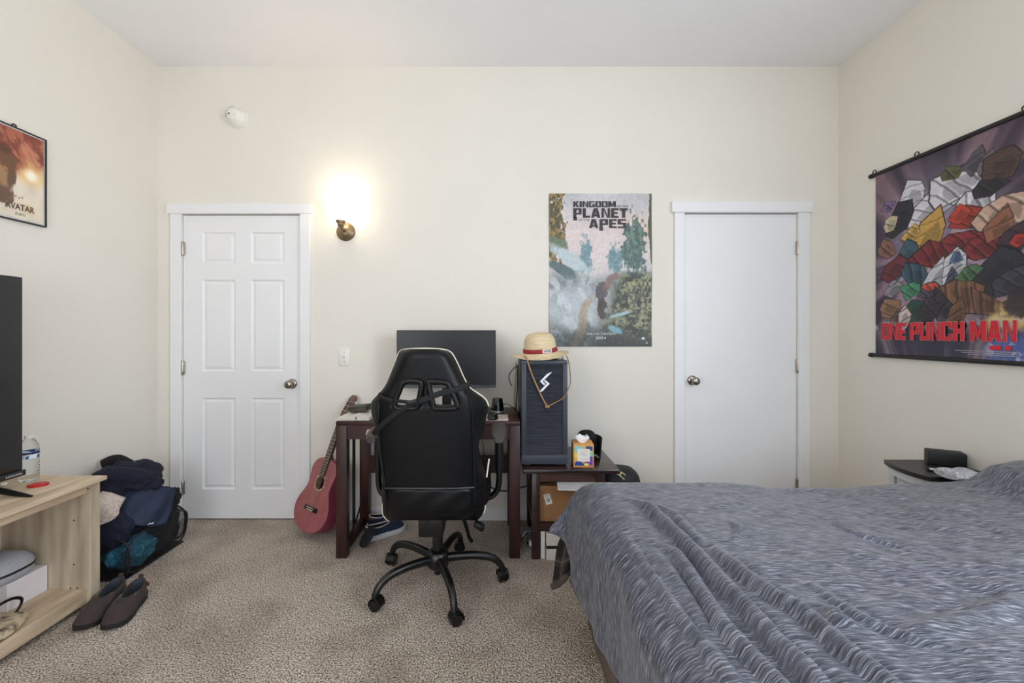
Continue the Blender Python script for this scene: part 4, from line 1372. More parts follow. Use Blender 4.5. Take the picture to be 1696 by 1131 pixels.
# top with a round sound hole
HC, HR = (0.0, 0.285), 0.040
b = NB()
n_ = len(outl)
cin = []
for x, y in outl:
    a = math.atan2(y - HC[1], x - HC[0])
    cin.append((HC[0] + HR * math.cos(a), HC[1] + HR * math.sin(a)))
rows = []
for k in range(5):
    t = k / 4
    rows.append([b.verts.new(GM @ Vector((x * (1 - t) + c[0] * t, y * (1 - t) + c[1] * t, 0.0015))) for (x, y), c in zip(offs(outl, 0.001), cin)])
rows.append([b.verts.new(GM @ Vector((c[0], c[1], -0.004))) for c in cin])
grid_faces(b, rows, closed_u=True)
obj('soundboard', b, M_gtop, g_, 40)
b = prism(NB(), [(HC[0] + 0.039 * math.cos(t), HC[1] + 0.039 * math.sin(t)) for t in np.linspace(0, 6.283, 33)[:-1]], -0.06, -0.055, GM)
obj('inside_wood', b, mat('inside_wood', (150, 120, 98), 0.7), g_)
b = NB()
rows = [[b.verts.new(GM @ Vector((HC[0] + r * math.cos(t), HC[1] + r * math.sin(t), z))) for t in np.linspace(0, 6.283, 41)[:-1]] for r, z in ((0.040, 0.0015), (0.040, 0.0026), (0.051, 0.0026), (0.051, 0.0015))]
grid_faces(b, rows, closed_u=True)
obj('rosette', b, mat('pale_rosette', (196, 172, 140), 0.5, col2=(120, 92, 70), vscale=120, ramp=(0.45, 0.55)), g_)
b = box(NB(), -0.062, 0.062, 0.118, 0.144, 0.0015, 0.010, bev=0.003, M=GM)
br = obj('bridge', b, mat('black_bridge', (24, 20, 19), 0.4), g_, 40)
b = box(NB(), -0.030, 0.030, 0.122, 0.126, 0.010, 0.0125, M=GM); box(b, -0.034, 0.034, 0.134, 0.137, 0.010, 0.013, M=GM)
obj('saddle', b, mat('bone_saddle', (222, 212, 190), 0.4), br)
NK0, NK1 = 0.325, GL - 0.165
b = prism(NB(), [(-0.026, NK0), (0.026, NK0), (0.022, NK1), (-0.022, NK1)], 0.0025, 0.008, GM)
obj('fretboard', b, M_fret, g_)
for i in range(17):
    yy = NK1 - (NK1 - 0.12) * (1 - 2 ** (-(i + 1) / 12.0))
    if yy > NK0:
        obj('fret', box(NB(), -0.0225, 0.0225, yy - 0.0012, yy + 0.0012, 0.008, 0.0092, M=GM), M_hinge, g_)
rows = []
b = NB()
for i in range(8):
    yy = BL - 0.01 + (NK1 - BL + 0.01) * i / 7
    hw = 0.025 - 0.004 * i / 7
    rows.append([b.verts.new(GM @ Vector((hw * math.cos(t), yy, 0.002 - (0.020 if i > 0 else 0.05) * abs(math.sin(t))))) for t in np.linspace(math.pi, 2 * math.pi, 9)])
grid_faces(b, rows)
for r in rows[:1] + rows[-1:]:
    b.faces.new(r)
b.faces.new([r[0] for r in rows] + [r[-1] for r in rows][::-1])
obj('neck', b, M_head, g_, 40)
HM = GM @ T(0, NK1, 0.004) @ R(-14, 'X')
b = prism(NB(), [(-0.022, 0), (0.022, 0), (0.031, 0.025), (0.031, 0.13), (0.024, 0.150), (0.012, 0.160), (0, 0.157), (-0.012, 0.160), (-0.024, 0.150), (-0.031, 0.13), (-0.031, 0.025)], -0.016, 0.0, HM)
hd = obj('headstock', b, M_head, g_, 40)
obj('nut', box(NB(), -0.022, 0.022, -0.004, 0.001, 0.0, 0.006, M=HM), mat('bone_saddle', (222, 212, 190), 0.4), g_)
b = NB()
for s in (-1, 1):
    box(b, s * 0.0155 - 0.005, s * 0.0155 + 0.005, 0.030, 0.125, 0.0, 0.0008, M=HM)
obj('tuner_slot', b, M_fret, hd)
for s in (-1, 1):
    for i in range(3):
        b = NB()
        sweep(b, [HM @ Vector((s * 0.004, 0.045 + 0.034 * i, -0.002)), HM @ Vector((s * 0.028, 0.045 + 0.034 * i, -0.002))], 0.003, n=8)
        sweep(b, [HM @ Vector((s * 0.030, 0.045 + 0.034 * i, -0.008)), HM @ Vector((s * 0.042, 0.045 + 0.034 * i, -0.008))], 0.0022, n=6)
        box(b, s * 0.046 - 0.006, s * 0.046 + 0.006, 0.045 + 0.034 * i - 0.007, 0.045 + 0.034 * i + 0.007, -0.011, -0.004, bev=0.002, M=HM)
        obj('tuning_peg', b, mat('pearl_peg', (214, 206, 196), 0.35), hd)
for i in range(6):
    b = NB()
    xb = (i - 2.5) * 0.0102
    xn = (i - 2.5) * 0.0070
    sweep(b, [GM @ Vector((xb, 0.136, 0.0135)), GM @ Vector((xn, NK1, 0.0115))], 0.0006, n=5)
    obj('string', b, mat('string_steel', (176, 160, 136), 0.35, 0.6), g_)

# ------------------------------------------------------------------ shoes
def make_shoe(name, M, L, W, Hh, Hf, sole_h, mats, label, cat, group=None, open_len=0.27, flat=False, extras=None):
    m_sole, m_up, m_in = mats
    o = M.translation
    rt = root(name, (o.x, o.y, 0), label, cat, group)
    n = 40
    th = [2 * math.pi * k / n for k in range(n)]

    def sole(t, k=1.0):
        c, s = math.cos(t), math.sin(t)
        x = L / 2 * math.copysign(abs(c) ** (0.62 if c > 0 else 0.8), c)
        w = W / 2 * (1.0 + 0.10 * c - 0.16 * math.exp(-((x + 0.05 * L) / (0.16 * L)) ** 2) + (0.0 if x < 0 else -0.10 * (x / (L / 2)) ** 4))
        y = w * math.copysign(abs(s) ** 0.75, s)
        return Vector((x * k, y * k, 0))
    b = NB()
    rows = []
    for k, z in ((0.97, 0.0), (1.02, 0.003), (1.03, sole_h), (0.99, sole_h + 0.001)):
        rows.append([b.verts.new(M @ (sole(t, k) + Vector((0, 0, z + (0.008 * max(0, math.cos(t)) ** 3 if z < sole_h else 0.004 * max(0, math.cos(t)) ** 3))))) for t in th])
    grid_faces(b, rows, closed_u=True); b.faces.new(rows[0][::-1]); b.faces.new(rows[-1])
    obj('sole', b, m_sole, rt, 40)
    xo = -L * 0.5 + 0.02 + open_len * L * 1.0

    def rim(t):
        c, s = math.cos(t), math.sin(t)
        x = xo - 0.01 + open_len * L * 0.98 * c
        y = W * 0.335 * math.copysign(abs(s) ** 0.8, s) * (0.92 - 0.20 * c)
        z = Hf + (Hh - Hf) * (0.5 - 0.5 * c) ** 1.0 - 0.010 * math.sin(t) ** 2
        return Vector((x, y, z))
    b = NB()
    rows = []
    K = 9
    for k in range(K + 1):
        s = k / K
        row = []
        for t in th:
            p0, p1 = sole(t, 0.985), rim(t)
            z = sole_h + (p1.z - sole_h) * (1 - (1 - s) ** (2.8 if math.cos(t) > 0 else 1.4))
            e = s ** (1.25 if math.cos(t) > 0.2 else 1.6)
            p = p0.lerp(p1, e); p.z = z
            wr = 0.0022 * math.sin(p.x * 95 + 6 * p.y / W) * max(0, math.cos(t)) * math.sin(math.pi * s)
            p.z += wr
            row.append(b.verts.new(M @ p))
        rows.append(row)
    rows.append([b.verts.new(M @ (rim(t) * 1.0 + (Vector((xo, 0, 0)) - Vector((rim(t).x, rim(t).y, 0))) * 0.06 + Vector((0, 0, -0.001)))) for t in th])
    grid_faces(b, rows, closed_u=True)
    obj('upper', b, m_up, rt, 60)
    b = NB()
    rows = []
    for k, (f, zz) in enumerate(((0.06, 1.0), (0.10, 0.75), (0.02, 0.35), (0.03, 0.0), (0.5, 0.0))):
        row = []
        for t in th:
            p = rim(t)
            q_ = Vector((xo, 0, 0))
            p2 = p + (q_ - Vector((p.x, p.y, 0))) * f
            p2.z = (sole_h + 0.004) + (p.z - 0.001 - sole_h - 0.004) * zz
            row.append(b.verts.new(M @ p2))
        rows.append(row)
    grid_faces(b, rows, closed_u=True); b.faces.new(rows[-1])
    obj('lining', b, m_in, rt, 60)
    return rt, rim, sole


M_sue = mat('brown_suede', (56, 45, 42), 0.95, vary=0.16, vscale=16, sheen=0.05, bump=0.04)
M_bsole = mat('black_rubber_sole', (26, 23, 24), 0.7)
M_lin = mat('grey_felt_lining', (52, 56, 64), 0.95, vary=0.2, vscale=60)
M_tab = mat('taupe_elastic', (112, 98, 90), 0.9)


def dirM(heel, toe):
    d = Vector((toe[0] - heel[0], toe[1] - heel[1], 0))
    c = Vector(((toe[0] + heel[0]) / 2, (toe[1] + heel[1]) / 2, 0))
    ang = math.atan2(d.y, d.x)
    return T(c.x, c.y, 0.0) @ Matrix.Rotation(ang, 4, 'Z'), d.length


def slipper(heel, toe, label, side):
    M, L = dirM(heel, toe)
    rt, rim, sole = make_shoe('slipper', M, L, 0.104, 0.084, 0.074, 0.022, (M_bsole, M_sue, M_lin), label, 'slipper', 'pair of brown suede slippers')
    for s in (-1, 1):
        t = s * 0.95
        p = rim(t)
        b = box(NB(), -0.011, 0.011, -0.0025, 0.0025, -0.020, 0.001, bev=0.001, M=M @ T(p.x, p.y + s * 0.0035, p.z) @ R(s * 18, 'X'))
        obj('elastic_gore', b, M_tab, rt)
    p = rim(math.pi)
    b = box(NB(), -0.0025, 0.0025, -0.010, 0.010, -0.014, 0.014, bev=0.001, M=M @ T(p.x - 0.004, 0, p.z))
    obj('heel_loop', b, M_sue, rt)
    return rt, M, rim


s1, _, _ = slipper((-1.805, 2.06 - CAM_D), (-1.738, 1.785 - CAM_D), 'brown suede slipper nearer the wooden TV stand, toe pointing at camera', 0)
s2, M2, rim2 = slipper((-1.702, 2.05 - CAM_D), (-1.622, 1.79 - CAM_D), 'brown suede slipper on the open carpet side of its pair', 1)
obj('leather_tag', box(NB(), -0.012, 0.012, -0.002, 0.002, -0.008, 0.008, M=M2 @ T(rim2(2.4).x - 0.006, rim2(2.4).y + 0.006, rim2(2.4).z - 0.020) @ R(50, 'Z')), mat('tan_leather_tag', (120, 66, 44), 0.6), s2)

M_navy = mat('navy_canvas', (26, 40, 66), 0.85, vary=0.12, vscale=60)
M_wsole = mat('white_rubber_sole', (206, 206, 212), 0.6, vary=0.03)
M_inn = mat('navy_lining', (30, 34, 54), 0.9)
M_brl = mat('brown_leather_collar', (52, 30, 27), 0.45)
M_wlace = mat('white_lace', (214, 204, 194), 0.7)


def boat_shoe(heel, toe, label):
    M, L = dirM(heel, toe)
    rt, rim, sole = make_shoe('boat_shoe', M, L, 0.094, 0.082, 0.074, 0.030, (M_wsole, M_navy, M_inn), label, 'shoe', 'pair of navy shoes under the desk', open_len=0.29)
    ts = np.linspace(0, 2 * math.pi, 41)[:-1]
    b = sweep(NB(), [M @ (rim(t) + Vector((0, 0, 0.001))) for t in ts], 0.0034, n=6, closed=True)
    obj('lace', b, M_wlace, rt, 60)
    b = NB()
    rows = []
    for k, dz in ((1.03, -0.002), (1.10, -0.010), (1.15, -0.020)):
        rows.append([b.verts.new(M @ Vector((rim(t).x + (k - 1) * 0.9 * 0.12 * math.cos(t), rim(t).y * k * (1.03 if k > 1.05 else 1), rim(t).z + dz))) for t in ts])
    grid_faces(b, rows, closed_u=True)
    o = obj('collar', b, M_brl, rt, 60)
    o.modifiers.new('leather', 'SOLIDIFY').thickness = 0.003
    return rt


hA = P(603, 886, 2.60)
boat_shoe((-0.80, -0.292), (-0.60, -0.122), 'navy shoe with white sole nearer the camera, under the desk')
boat_shoe((-0.832, -0.128), (-0.640, -0.045), 'navy shoe with white rim behind the nearer one, against the skirting')
b = NB()
sA = P(616, 878, 2.55); sB = P(602, 905, 2.50)
rows = []
for i in range(14):
    t = i / 13
    c = Vector((sA.x, sA.y, 0.085)).lerp(Vector((sB.x - 0.01, sB.y - 0.01, 0.016)), t)
    c.z = 0.075 * (1 - t) ** 1.3 + 0.012
    w = 0.032 + 0.010 * math.sin(t * 3.0) - 0.016 * t ** 6
    dv = Vector((sB.x - sA.x, sB.y - sA.y, 0)).normalized()
    sd = Vector((-dv.y, dv.x, 0))
    rows.append([b.verts.new(c + sd * w * math.cos(a) + Vector((0, 0, 0.012)) * math.sin(a) * (1 + 0.3 * math.sin(9 * t + 2 * a))) for a in np.linspace(0, 6.283, 13)[:-1]])
grid_faces(b, rows, closed_u=True); b.faces.new(rows[0]); b.faces.new(rows[-1][::-1])
obj('sock', b, mat('black_knit', (20, 20, 26), 0.9, vary=0.2, vscale=60), smooth=60, loc='base', label='dark sock lying over the heel of the nearer navy shoe', cat='sock')

# ------------------------------------------------------------------ side table and its load
M_esp = wood('espresso_wood', (30, 18, 16), (58, 36, 32), 0.30, 'X', 7, coat=0.3)
TX0, TX1, TY0, TY1, TZ = 0.137, 0.666, 2.34 - CAM_D, -0.045, 0.500
tb = root('side_table', ((TX0 + TX1) / 2, (TY0 + TY1) / 2, 0), 'low dark brown side table under the computer tower', 'side table')
obj('table_top', box(NB(), TX0, TX1, TY0, TY1, TZ - 0.024, TZ, bev=0.005), M_esp, tb, 30)
lx = (0.186, 0.545)
for x in lx:
    for y in (TY0 + 0.02, TY1 - 0.06):
        obj('leg', box(NB(), x, x + 0.044, y, y + 0.044, 0, TZ - 0.024, bev=0.003), M_esp, tb, 30)
obj('apron', box(NB(), lx[0] + 0.044, lx[1], TY0 + 0.030, TY0 + 0.048, TZ - 0.075, TZ - 0.024), wood('walnut_apron', (52, 32, 24), (84, 54, 40), 0.4, 'X', 8), tb)
for x in lx:
    obj('side_apron', box(NB(), x + 0.01, x + 0.03, TY0 + 0.064, TY1 - 0.06, TZ - 0.075, TZ - 0.024), M_esp, tb)
obj('shelf', box(NB(), lx[0] + 0.004, lx[1] + 0.04, TY0 + 0.066, TY1 - 0.062, 0.168, 0.186, bev=0.002), M_esp, tb)
obj('shelf_rail', box(NB(), lx[0] + 0.044, lx[1], TY0 + 0.03, TY0 + 0.05, 0.150, 0.186, bev=0.002), M_esp, tb)

# computer tower
M_case = mat('slate_case_paint', (56, 61, 71), 0.42, vary=0.04, spec=0.4)
M_meshp = mat('dark_mesh_front', (40, 44, 54), 0.6, vary=0.35, vscale=1.0, stretch=(8, 8, 240), bump=0.25, bscale=1.0)
PXa, PXb, PYa, PYb, PZa, PZb = 0.130, 0.388, 2.395 - CAM_D, -0.06, TZ + 0.012, 1.092
ct = root('computer_tower', ((PXa + PXb) / 2, (PYa + PYb) / 2, TZ), 'tall dark computer tower with white bolt emblem standing on side table', 'computer')
obj('case', box(NB(), PXa, PXb, PYa + 0.012, PYb, PZa, PZb, bev=0.004), mat('black_case_side', (20, 21, 24), 0.4), ct, 30)
b = NB()
box(b, PXa, PXb, PYa, PYa + 0.014, PZa, PZa + 0.052, bev=0.003)
box(b, PXa, PXb, PYa, PYa + 0.014, PZb - 0.022, PZb, bev=0.003)
box(b, PXa, PXa + 0.027, PYa, PYa + 0.014, PZa + 0.050, PZb - 0.020, bev=0.003)
box(b, PXb - 0.027, PXb, PYa, PYa + 0.014, PZa + 0.050, PZb - 0.020, bev=0.003)
obj('front_frame', b, M_case, ct, 30)
b = NB()
rows = []
nz = 90
for i in range(nz * 2 + 1):
    z = PZa + 0.050 + (PZb - PZa - 0.072) * i / (nz * 2)
    rows.append([b.verts.new((x, PYa + (0.0040 if i % 2 else 0.0062), z)) for x in (PXa + 0.025, PXb - 0.025)])
grid_faces(b, rows)
obj('mesh_front', b, M_meshp, ct)
for x in (PXa + 0.02, PXb - 0.05):
    for y in (PYa + 0.02, PYb - 0.06):
        obj('foot', box(NB(), x, x + 0.03, y, y + 0.04, TZ, PZa + 0.002, bev=0.003), M_black, ct)


def tw(px, py, off=0.0):
    d = PYa + CAM_D - off
    v = P(px, py, d)
    return (v.x, v.z)


M_emb = mat('white_emblem', (232, 234, 240), 0.4)
for poly in ([(470, 158), (474, 172), (395, 250), (268, 378), (330, 437), (296, 470), (202, 376), (375, 198)], [(324, 338), (430, 431), (262, 606), (200, 624), (197, 606), (362, 432), (298, 372)]):
    pts = [tw(880 + x / 14.14, 605 + y / 14.14) for x, y in poly]
    b = prism(NB(), pts, 0, 0.003, basis((0, PYa + 0.0045, 0), (1, 0, 0), (0, 0, 1), (0, -1, 0)))
    obj('emblem', b, M_emb, ct)
b = NB()
for i in range(3):
    q = tw(861.5, 747 + i * 2.4)
    box(b, PXa - 0.001, PXa, PYa + 0.03, PYa + 0.036, q[1] - 0.002, q[1] + 0.002)
obj('port', b, M_emb, ct)

# straw hat on the tower
M_straw = mat('woven_straw', (200, 178, 140), 0.85, col2=(224, 208, 174), stretch=(9, 9, 150), vscale=2.4, bump=0.15, bscale=3, detail=2)
hc = P(895, 588, 2.53)
hz = PZb + 0.040
HT = T(hc.x, hc.y, hz - 0.006) @ R(-4.5, 'Y') @ R(4, 'X')
ht = root('straw_hat', (hc.x, hc.y, PZb), 'straw hat with red band resting on top of the computer tower', 'hat')
prof_ = [(0.165, -0.008), (0.160, -0.0095), (0.130, -0.006), (0.108, 0.002), (0.100, 0.010), (0.096, 0.030), (0.093, 0.060), (0.088, 0.085), (0.076, 0.106), (0.055, 0.118), (0.028, 0.123), (0.0, 0.124)]
b = NB()
rows = []
n = 48
for r, z in prof_[:-1]:
    rows.append([b.verts.new(HT @ Vector((r * 1.0 * math.cos(t), r * 1.06 * math.sin(t) if r > 0.11 else r * 1.12 * math.sin(t), z + (0.008 * math.cos(2 * t) * (r / 0.165) ** 3 if r > 0.11 else 0)))) for t in np.linspace(0, 6.2832, n + 1)[:-1]])
grid_faces(b, rows, closed_u=True)
b.faces.new(rows[-1])
o = obj('crown_and_brim', b, M_straw, ht, 70)
o.modifiers.new('straw', 'SOLIDIFY').thickness = 0.002
b = NB()
rows = []
for r, z in ((0.0995, 0.0105), (0.0985, 0.022), (0.0968, 0.034)):
    rows.append([b.verts.new(HT @ Vector(((r + 0.003) * math.cos(t), (r + 0.003) * 1.12 * math.sin(t), z))) for t in np.linspace(0, 6.2832, n + 1)[:-1]])
grid_faces(b, rows, closed_u=True)
o = obj('red_band', b, mat('red_ribbon', (150, 30, 42), 0.6, vary=0.08, vscale=50), ht, 70)
o.modifiers.new('ribbon', 'SOLIDIFY').thickness = 0.0015


def on_band(a, z, off):
    r = 0.0975 + 0.003 + off
    return HT @ Vector((r * math.sin(a), -r * 1.12 * math.cos(a), z))


b = NB()
rows = [[b.verts.new(on_band(a, z, 0.003)) for a in np.linspace(0.02, 0.58, 9)] for z in (0.0125, 0.0335)]
grid_faces(b, rows)
o = obj('name_patch', b, mat('white_patch', (232, 220, 218), 0.6), ht, 60)
tm = text_bm('ONE PIECE', 1.0, Matrix.Identity(4), 0.02)
xs = [v.co.x for v in tm.verts]; ys2 = [v.co.y for v in tm.verts]
for v in tm.verts:
    u = (v.co.x - min(xs)) / (max(xs) - min(xs)); w_ = (v.co.y - min(ys2)) / (max(ys2) - min(ys2))
    v.co = v.co
us = [((v.co.x - min(xs)) / (max(xs) - min(xs)), (v.co.y - min(ys2)) / (max(ys2) - min(ys2))) for v in tm.verts]
for v, (u, w_) in zip(tm.verts, us):
    v.co = on_band(0.07 + 0.46 * u, 0.0165 + 0.013 * w_, 0.0042)
obj('patch_lettering', tm, M_ink, o)
yf = PYa - 0.006
dfr = yf + CAM_D
cord = [P(868, 590, dfr + 0.03), P(872, 593, dfr + 0.004), P(875, 602, dfr - 0.001), P(881, 620, dfr), P(893, 648, dfr), P(903, 668, dfr), P(906, 673, dfr)]
M_cord = mat('tan_leather_cord', (156, 116, 78), 0.6, vary=0.12, vscale=60)
obj('chin_cord', sweep(NB(), catmull(cord, 8), 0.0045, 0.0025, up=(0, -1, 0), n=8), M_cord, ht, 60)
cord2 = [P(908, 673, dfr), P(921, 666, dfr), P(934, 658, dfr), P(941, 645, dfr - 0.012), P(944.5, 634, dfr + 0.03), P(944, 615, dfr + 0.06), P(941.5, 598, dfr + 0.08), P(938, 589, dfr + 0.09)]
obj('chin_cord', sweep(NB(), catmull(cord2, 8), 0.0032, 0.0025, up=(0, -1, 0), n=8), M_cord, ht, 60)
kb = NB()
kp = P(906.5, 673.5, dfr - 0.004)
bmesh.ops.create_uvsphere(kb, u_segments=14, v_segments=8, radius=0.010, matrix=T(*kp) @ Matrix.Diagonal((1.5, 0.7, 0.9, 1)))
obj('knot', kb, M_cord, ht, 60)
tn = P(931.5, 595, 2.50)
tr_ = root('small_tin', (0.365, -0.30, PZb), 'small silver-white round tin under the brim of the straw hat', 'tin')
tr_T = T(0.354, -0.335, PZb)
obj('tin_body', lathe(NB(), [(0, 0), (0.031, 0), (0.032, 0.003), (0.032, 0.020), (0, 0.020)], tr_T, 28), mat('silver_tin', (190, 186, 178), 0.35, 0.5), tr_, 40)
obj('tin_lid', lathe(NB(), [(0, 0.019), (0.0335, 0.019), (0.0335, 0.028), (0.031, 0.030), (0, 0.030)], tr_T, 28), M_wp, tr_, 40)
ft = P(904.5, 552.5, 2.60)
obj('wall_clip', box(NB(), -0.004, 0.004, -0.008, 0.0, -0.012, 0.012, bev=0.002, M=T(wx(905.2), 0, wz(553)) @ R(15, 'Y')), M_black, loc=(wx(905.2), 0, wz(553)), label='tiny black clip on the wall behind the straw hat', cat='clip')

# tissue box
tq = P(967, 772, 2.385)
TB = T(tq.x + 0.002, tq.y + 0.052, TZ) @ R(-4, 'Z')
tx = root('tissue_box', (tq.x, tq.y + 0.05, TZ), 'cube tissue box with orange edges and bright abstract pattern on side table', 'tissue box')
w2 = 0.056
obj('carton', box(NB(), -w2, w2, -w2, w2, 0, 0.128, bev=0.0015, M=TB), mat('orange_card', (206, 150, 84), 0.6, vary=0.08), tx, 30)


def tissue_art(U, V):
    img = np.ones(U.shape + (3,)) * np.array((222, 166, 78.))
    img = over(img, blob(U, V, 0.2, 0.85, 0.30, 0.18, 10, 0.4, 0.1, 3, 5), (130, 196, 196))
    img = over(img, blob(U, V, 0.85, 0.90, 0.28, 0.10, -15, 0.4, 0.1, 4, 5), (46, 72, 130))
    img = over(img, blob(U, V, 0.95, 0.55, 0.20, 0.20, 0, 0.4, 0.1, 5, 5), (120, 196, 180))
    img = over(img, blob(U, V, 0.06, 0.50, 0.14, 0.14, 0, 0.4, 0.1, 6, 5), (230, 198, 96))
    img = over(img, blob(U, V, 0.86, 0.25, 0.28, 0.22, 20, 0.4, 0.1, 7, 5), (112, 70, 160))
    img = over(img, blob(U, V, 0.22, 0.08, 0.34, 0.14, 5, 0.5, 0.1, 8, 6), (36, 70, 150))
    img = over(img, blob(U, V, 0.66, 0.06, 0.14, 0.07, 5, 0.5, 0.1, 9, 6), (236, 214, 120))
    return img


def bx(u, v, z):
    return tuple(TB @ Vector((u, v, z)))


ex_ = (TB.to_3x3() @ Vector((2 * w2 - 0.014, 0, 0)))
ey_ = (TB.to_3x3() @ Vector((0, 2 * w2 - 0.014, 0)))
printed_sheet('front_print', bx(-w2 + 0.007, -w2 - 0.0008, 0.010), tuple(ex_), (0, 0, 0.108), 50, 50, tissue_art, tx)
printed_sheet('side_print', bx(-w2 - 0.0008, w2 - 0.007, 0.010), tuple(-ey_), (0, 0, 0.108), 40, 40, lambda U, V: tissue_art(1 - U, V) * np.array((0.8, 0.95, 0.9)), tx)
lb = obj('label', box(NB(), -0.034, 0.034, -w2 - 0.003, -w2 - 0.001, 0.034, 0.102, M=TB), M_paper, tx)
b = NB()
for i, (z, wd) in enumerate(((0.094, 0.05), (0.084, 0.052), (0.078, 0.04), (0.072, 0.05), (0.066, 0.03), (0.052, 0.05), (0.046, 0.045))):
    box(b, -wd / 2, wd / 2, -w2 - 0.0036, -w2 - 0.003, z, z + 0.0016, M=TB)
obj('small_print', b, mat('pale_lilac_ink', (170, 158, 178), 0.6), lb)
b = NB()
rows = []
for i in range(8):
    t = i / 7
    z = 0.126 + 0.050 * t
    w_ = 0.018 + 0.016 * math.sin(t * 2.2)
    rows.append([b.verts.new(TB @ Vector((-0.004 + w_ * math.cos(a) * (1 + 0.25 * math.sin(3 * a + 4 * t)), -0.012 + 0.6 * w_ * math.sin(a) * (1 + 0.3 * math.cos(2 * a)), z - 0.012 * t * abs(math.sin(1.5 * a))))) for a in np.linspace(0, 6.2832, 25)[:-1]])
grid_faces(b, rows, closed_u=True)
o = obj('tissue', b, mat('white_tissue', (232, 232, 232), 0.9), tx)
o.modifiers.new('paper', 'SOLIDIFY').thickness = 0.0008

# black cap behind the tissues
def lump(center, rad, seed, amp=0.12, f=3.0, sub=4, flat=None, ridges=0.0):
    b = NB()
    bmesh.ops.create_icosphere(b, subdivisions=sub, radius=1.0)
    off = Vector((seed * 3.7, seed * 1.3, seed * 0.7))
    for v in b.verts:
        n_ = v.co.normalized()
        k = 1 + amp * noise.fractal(n_ * f + off, 1.0, 2.0, 4)
        if ridges:
            k -= ridges * (1 - abs(noise.noise(n_ * f * 0.8 + off * 2)) * 4 if abs(noise.noise(n_ * f * 0.8 + off * 2)) < 0.25 else 0)
        p = Vector((n_.x * rad[0] * k, n_.y * rad[1] * k, n_.z * rad[2] * k))
        v.co = Vector(center) + p
        if flat is not None and v.co.z < flat:
            v.co.z = flat + 0.002 * (v.co.z - flat)
    return b


cp = P(974, 740, 2.62)
M_capb = mat('black_fleece_cloth', (18, 18, 18), 0.95, vary=0.25, vscale=40)
cb = root('cloth_cap', (cp.x + 0.01, cp.y, TZ), 'black cloth cap slumped behind the tissue box', 'cap')
obj('cap_crown', lump((cp.x - 0.008, cp.y, TZ + 0.078), (0.068, 0.065, 0.080), 3, 0.10, 1.6, 4, TZ + 0.001), M_capb, cb, 80)
b = NB()
rows = []
for i in range(7):
    t = i / 6
    rows.append([b.verts.new((cp.x + 0.034 + 0.026 * math.sin(a) + 0.01 * t, cp.y - 0.05 + 0.07 * math.cos(a), TZ + 0.005 + 0.12 * t)) for a in np.linspace(0.2, 2.6, 9)])
grid_faces(b, rows)
o = obj('cap_peak', b, M_capb, cb, 60)
o.modifiers.new('felt', 'SOLIDIFY').thickness = 0.006

# cardboard box on the shelf, folder, boxes and bottle on the floor
M_card = mat('brown_cardboard', (150, 108, 70), 0.75, vary=0.06, vscale=10)
bx0 = root('cardboard_box', (0.36, -0.25, 0.186), 'brown cardboard box with white label on the side table shelf', 'box')
b = box(NB(), 0.232, 0.535, TY0 + 0.075, -0.11, 0.1865, 0.385, bev=0.002)
obj('carton', b, M_card, bx0)
fz = TY0 + 0.075
o = obj('flap_seam', box(NB(), 0.232, 0.535, fz + 0.14, fz + 0.1415, 0.385, 0.3856), mat('tape_tan', (128, 92, 58), 0.5), bx0)
cq = P(907.5, 826.5, fz + CAM_D)
LM = T(cq.x, fz, cq.z) @ R(-17, 'Y')
lb = obj('shipping_label', box(NB(), -0.018, 0.018, -0.0014, 0, -0.029, 0.029, M=LM), M_paper, bx0)
b = NB()
for i in range(9):
    x = -0.010 + i * 0.0024
    box(b, x, x + (0.0014 if i % 3 else 0.0006), -0.002, -0.0014, -0.018, 0.006, M=LM)
for z in (0.012, 0.018, 0.023):
    box(b, -0.014, 0.012, -0.002, -0.0014, z, z + 0.0016, M=LM)
obj('barcode', b, M_ink, lb)
fo = root('paper_folder', (0.42, -0.42, 0.388), 'white paper folder lying on the cardboard box, sticking out over the bed', 'folder')
b = box(NB(), -0.095, 0.115, -0.145, 0.18, 0.0, 0.006, M=T(0.425, -0.455, 0.415) @ R(-6, 'Z'))
obj('folder_cover', b, mat('pale_grey_paper', (196, 194, 194), 0.6), fo)
b = box(NB(), -0.090, 0.085, -0.075, 0.175, -0.028, 0.0, M=T(0.425, -0.455, 0.415) @ R(-6, 'Z'))
obj('sheets', b, M_paper, fo)
b = box(NB(), -0.02, 0.04, -0.02, 0.10, 0.0, 0.002, M=T(0.485, -0.40, 0.4225) @ R(28, 'Z'))
obj('red_booklet', b, mat('red_card', (150, 32, 36), 0.55), loc='base', label='red booklet lying partly under the side table apron on folder', cat='booklet')

M_wbox = mat('white_carton', (206, 200, 190), 0.7, vary=0.04)
w0 = P(905, 931, 2.35)
wb_ = root('white_carton', (w0.x + 0.08, w0.y + 0.08, 0), 'white carton with black stripe on carpet under the side table', 'box')
WB = T(w0.x, w0.y, 0)
obj('lower_tray', box(NB(), 0, 0.22, 0.0, 0.20, 0, 0.062, bev=0.002, M=WB), M_wbox, wb_)
obj('black_stripe', box(NB(), 0.002, 0.218, 0.002, 0.198, 0.062, 0.080, M=WB), M_black, wb_)
obj('lid', box(NB(), 0, 0.22, 0.0, 0.20, 0.080, 0.146, bev=0.002, M=WB), M_wbox, wb_)
w1 = P(897, 916, 2.44)
b = box(NB(), 0, 0.022, 0, 0.24, 0, 0.150, bev=0.001, M=T(w0.x - 0.028, w0.y + 0.02, 0))
fl = obj('flat_white_box', b, mat('white_carton_side', (214, 210, 206), 0.6), loc='base', label='thin white box on edge with red mark, beside striped carton', cat='box')
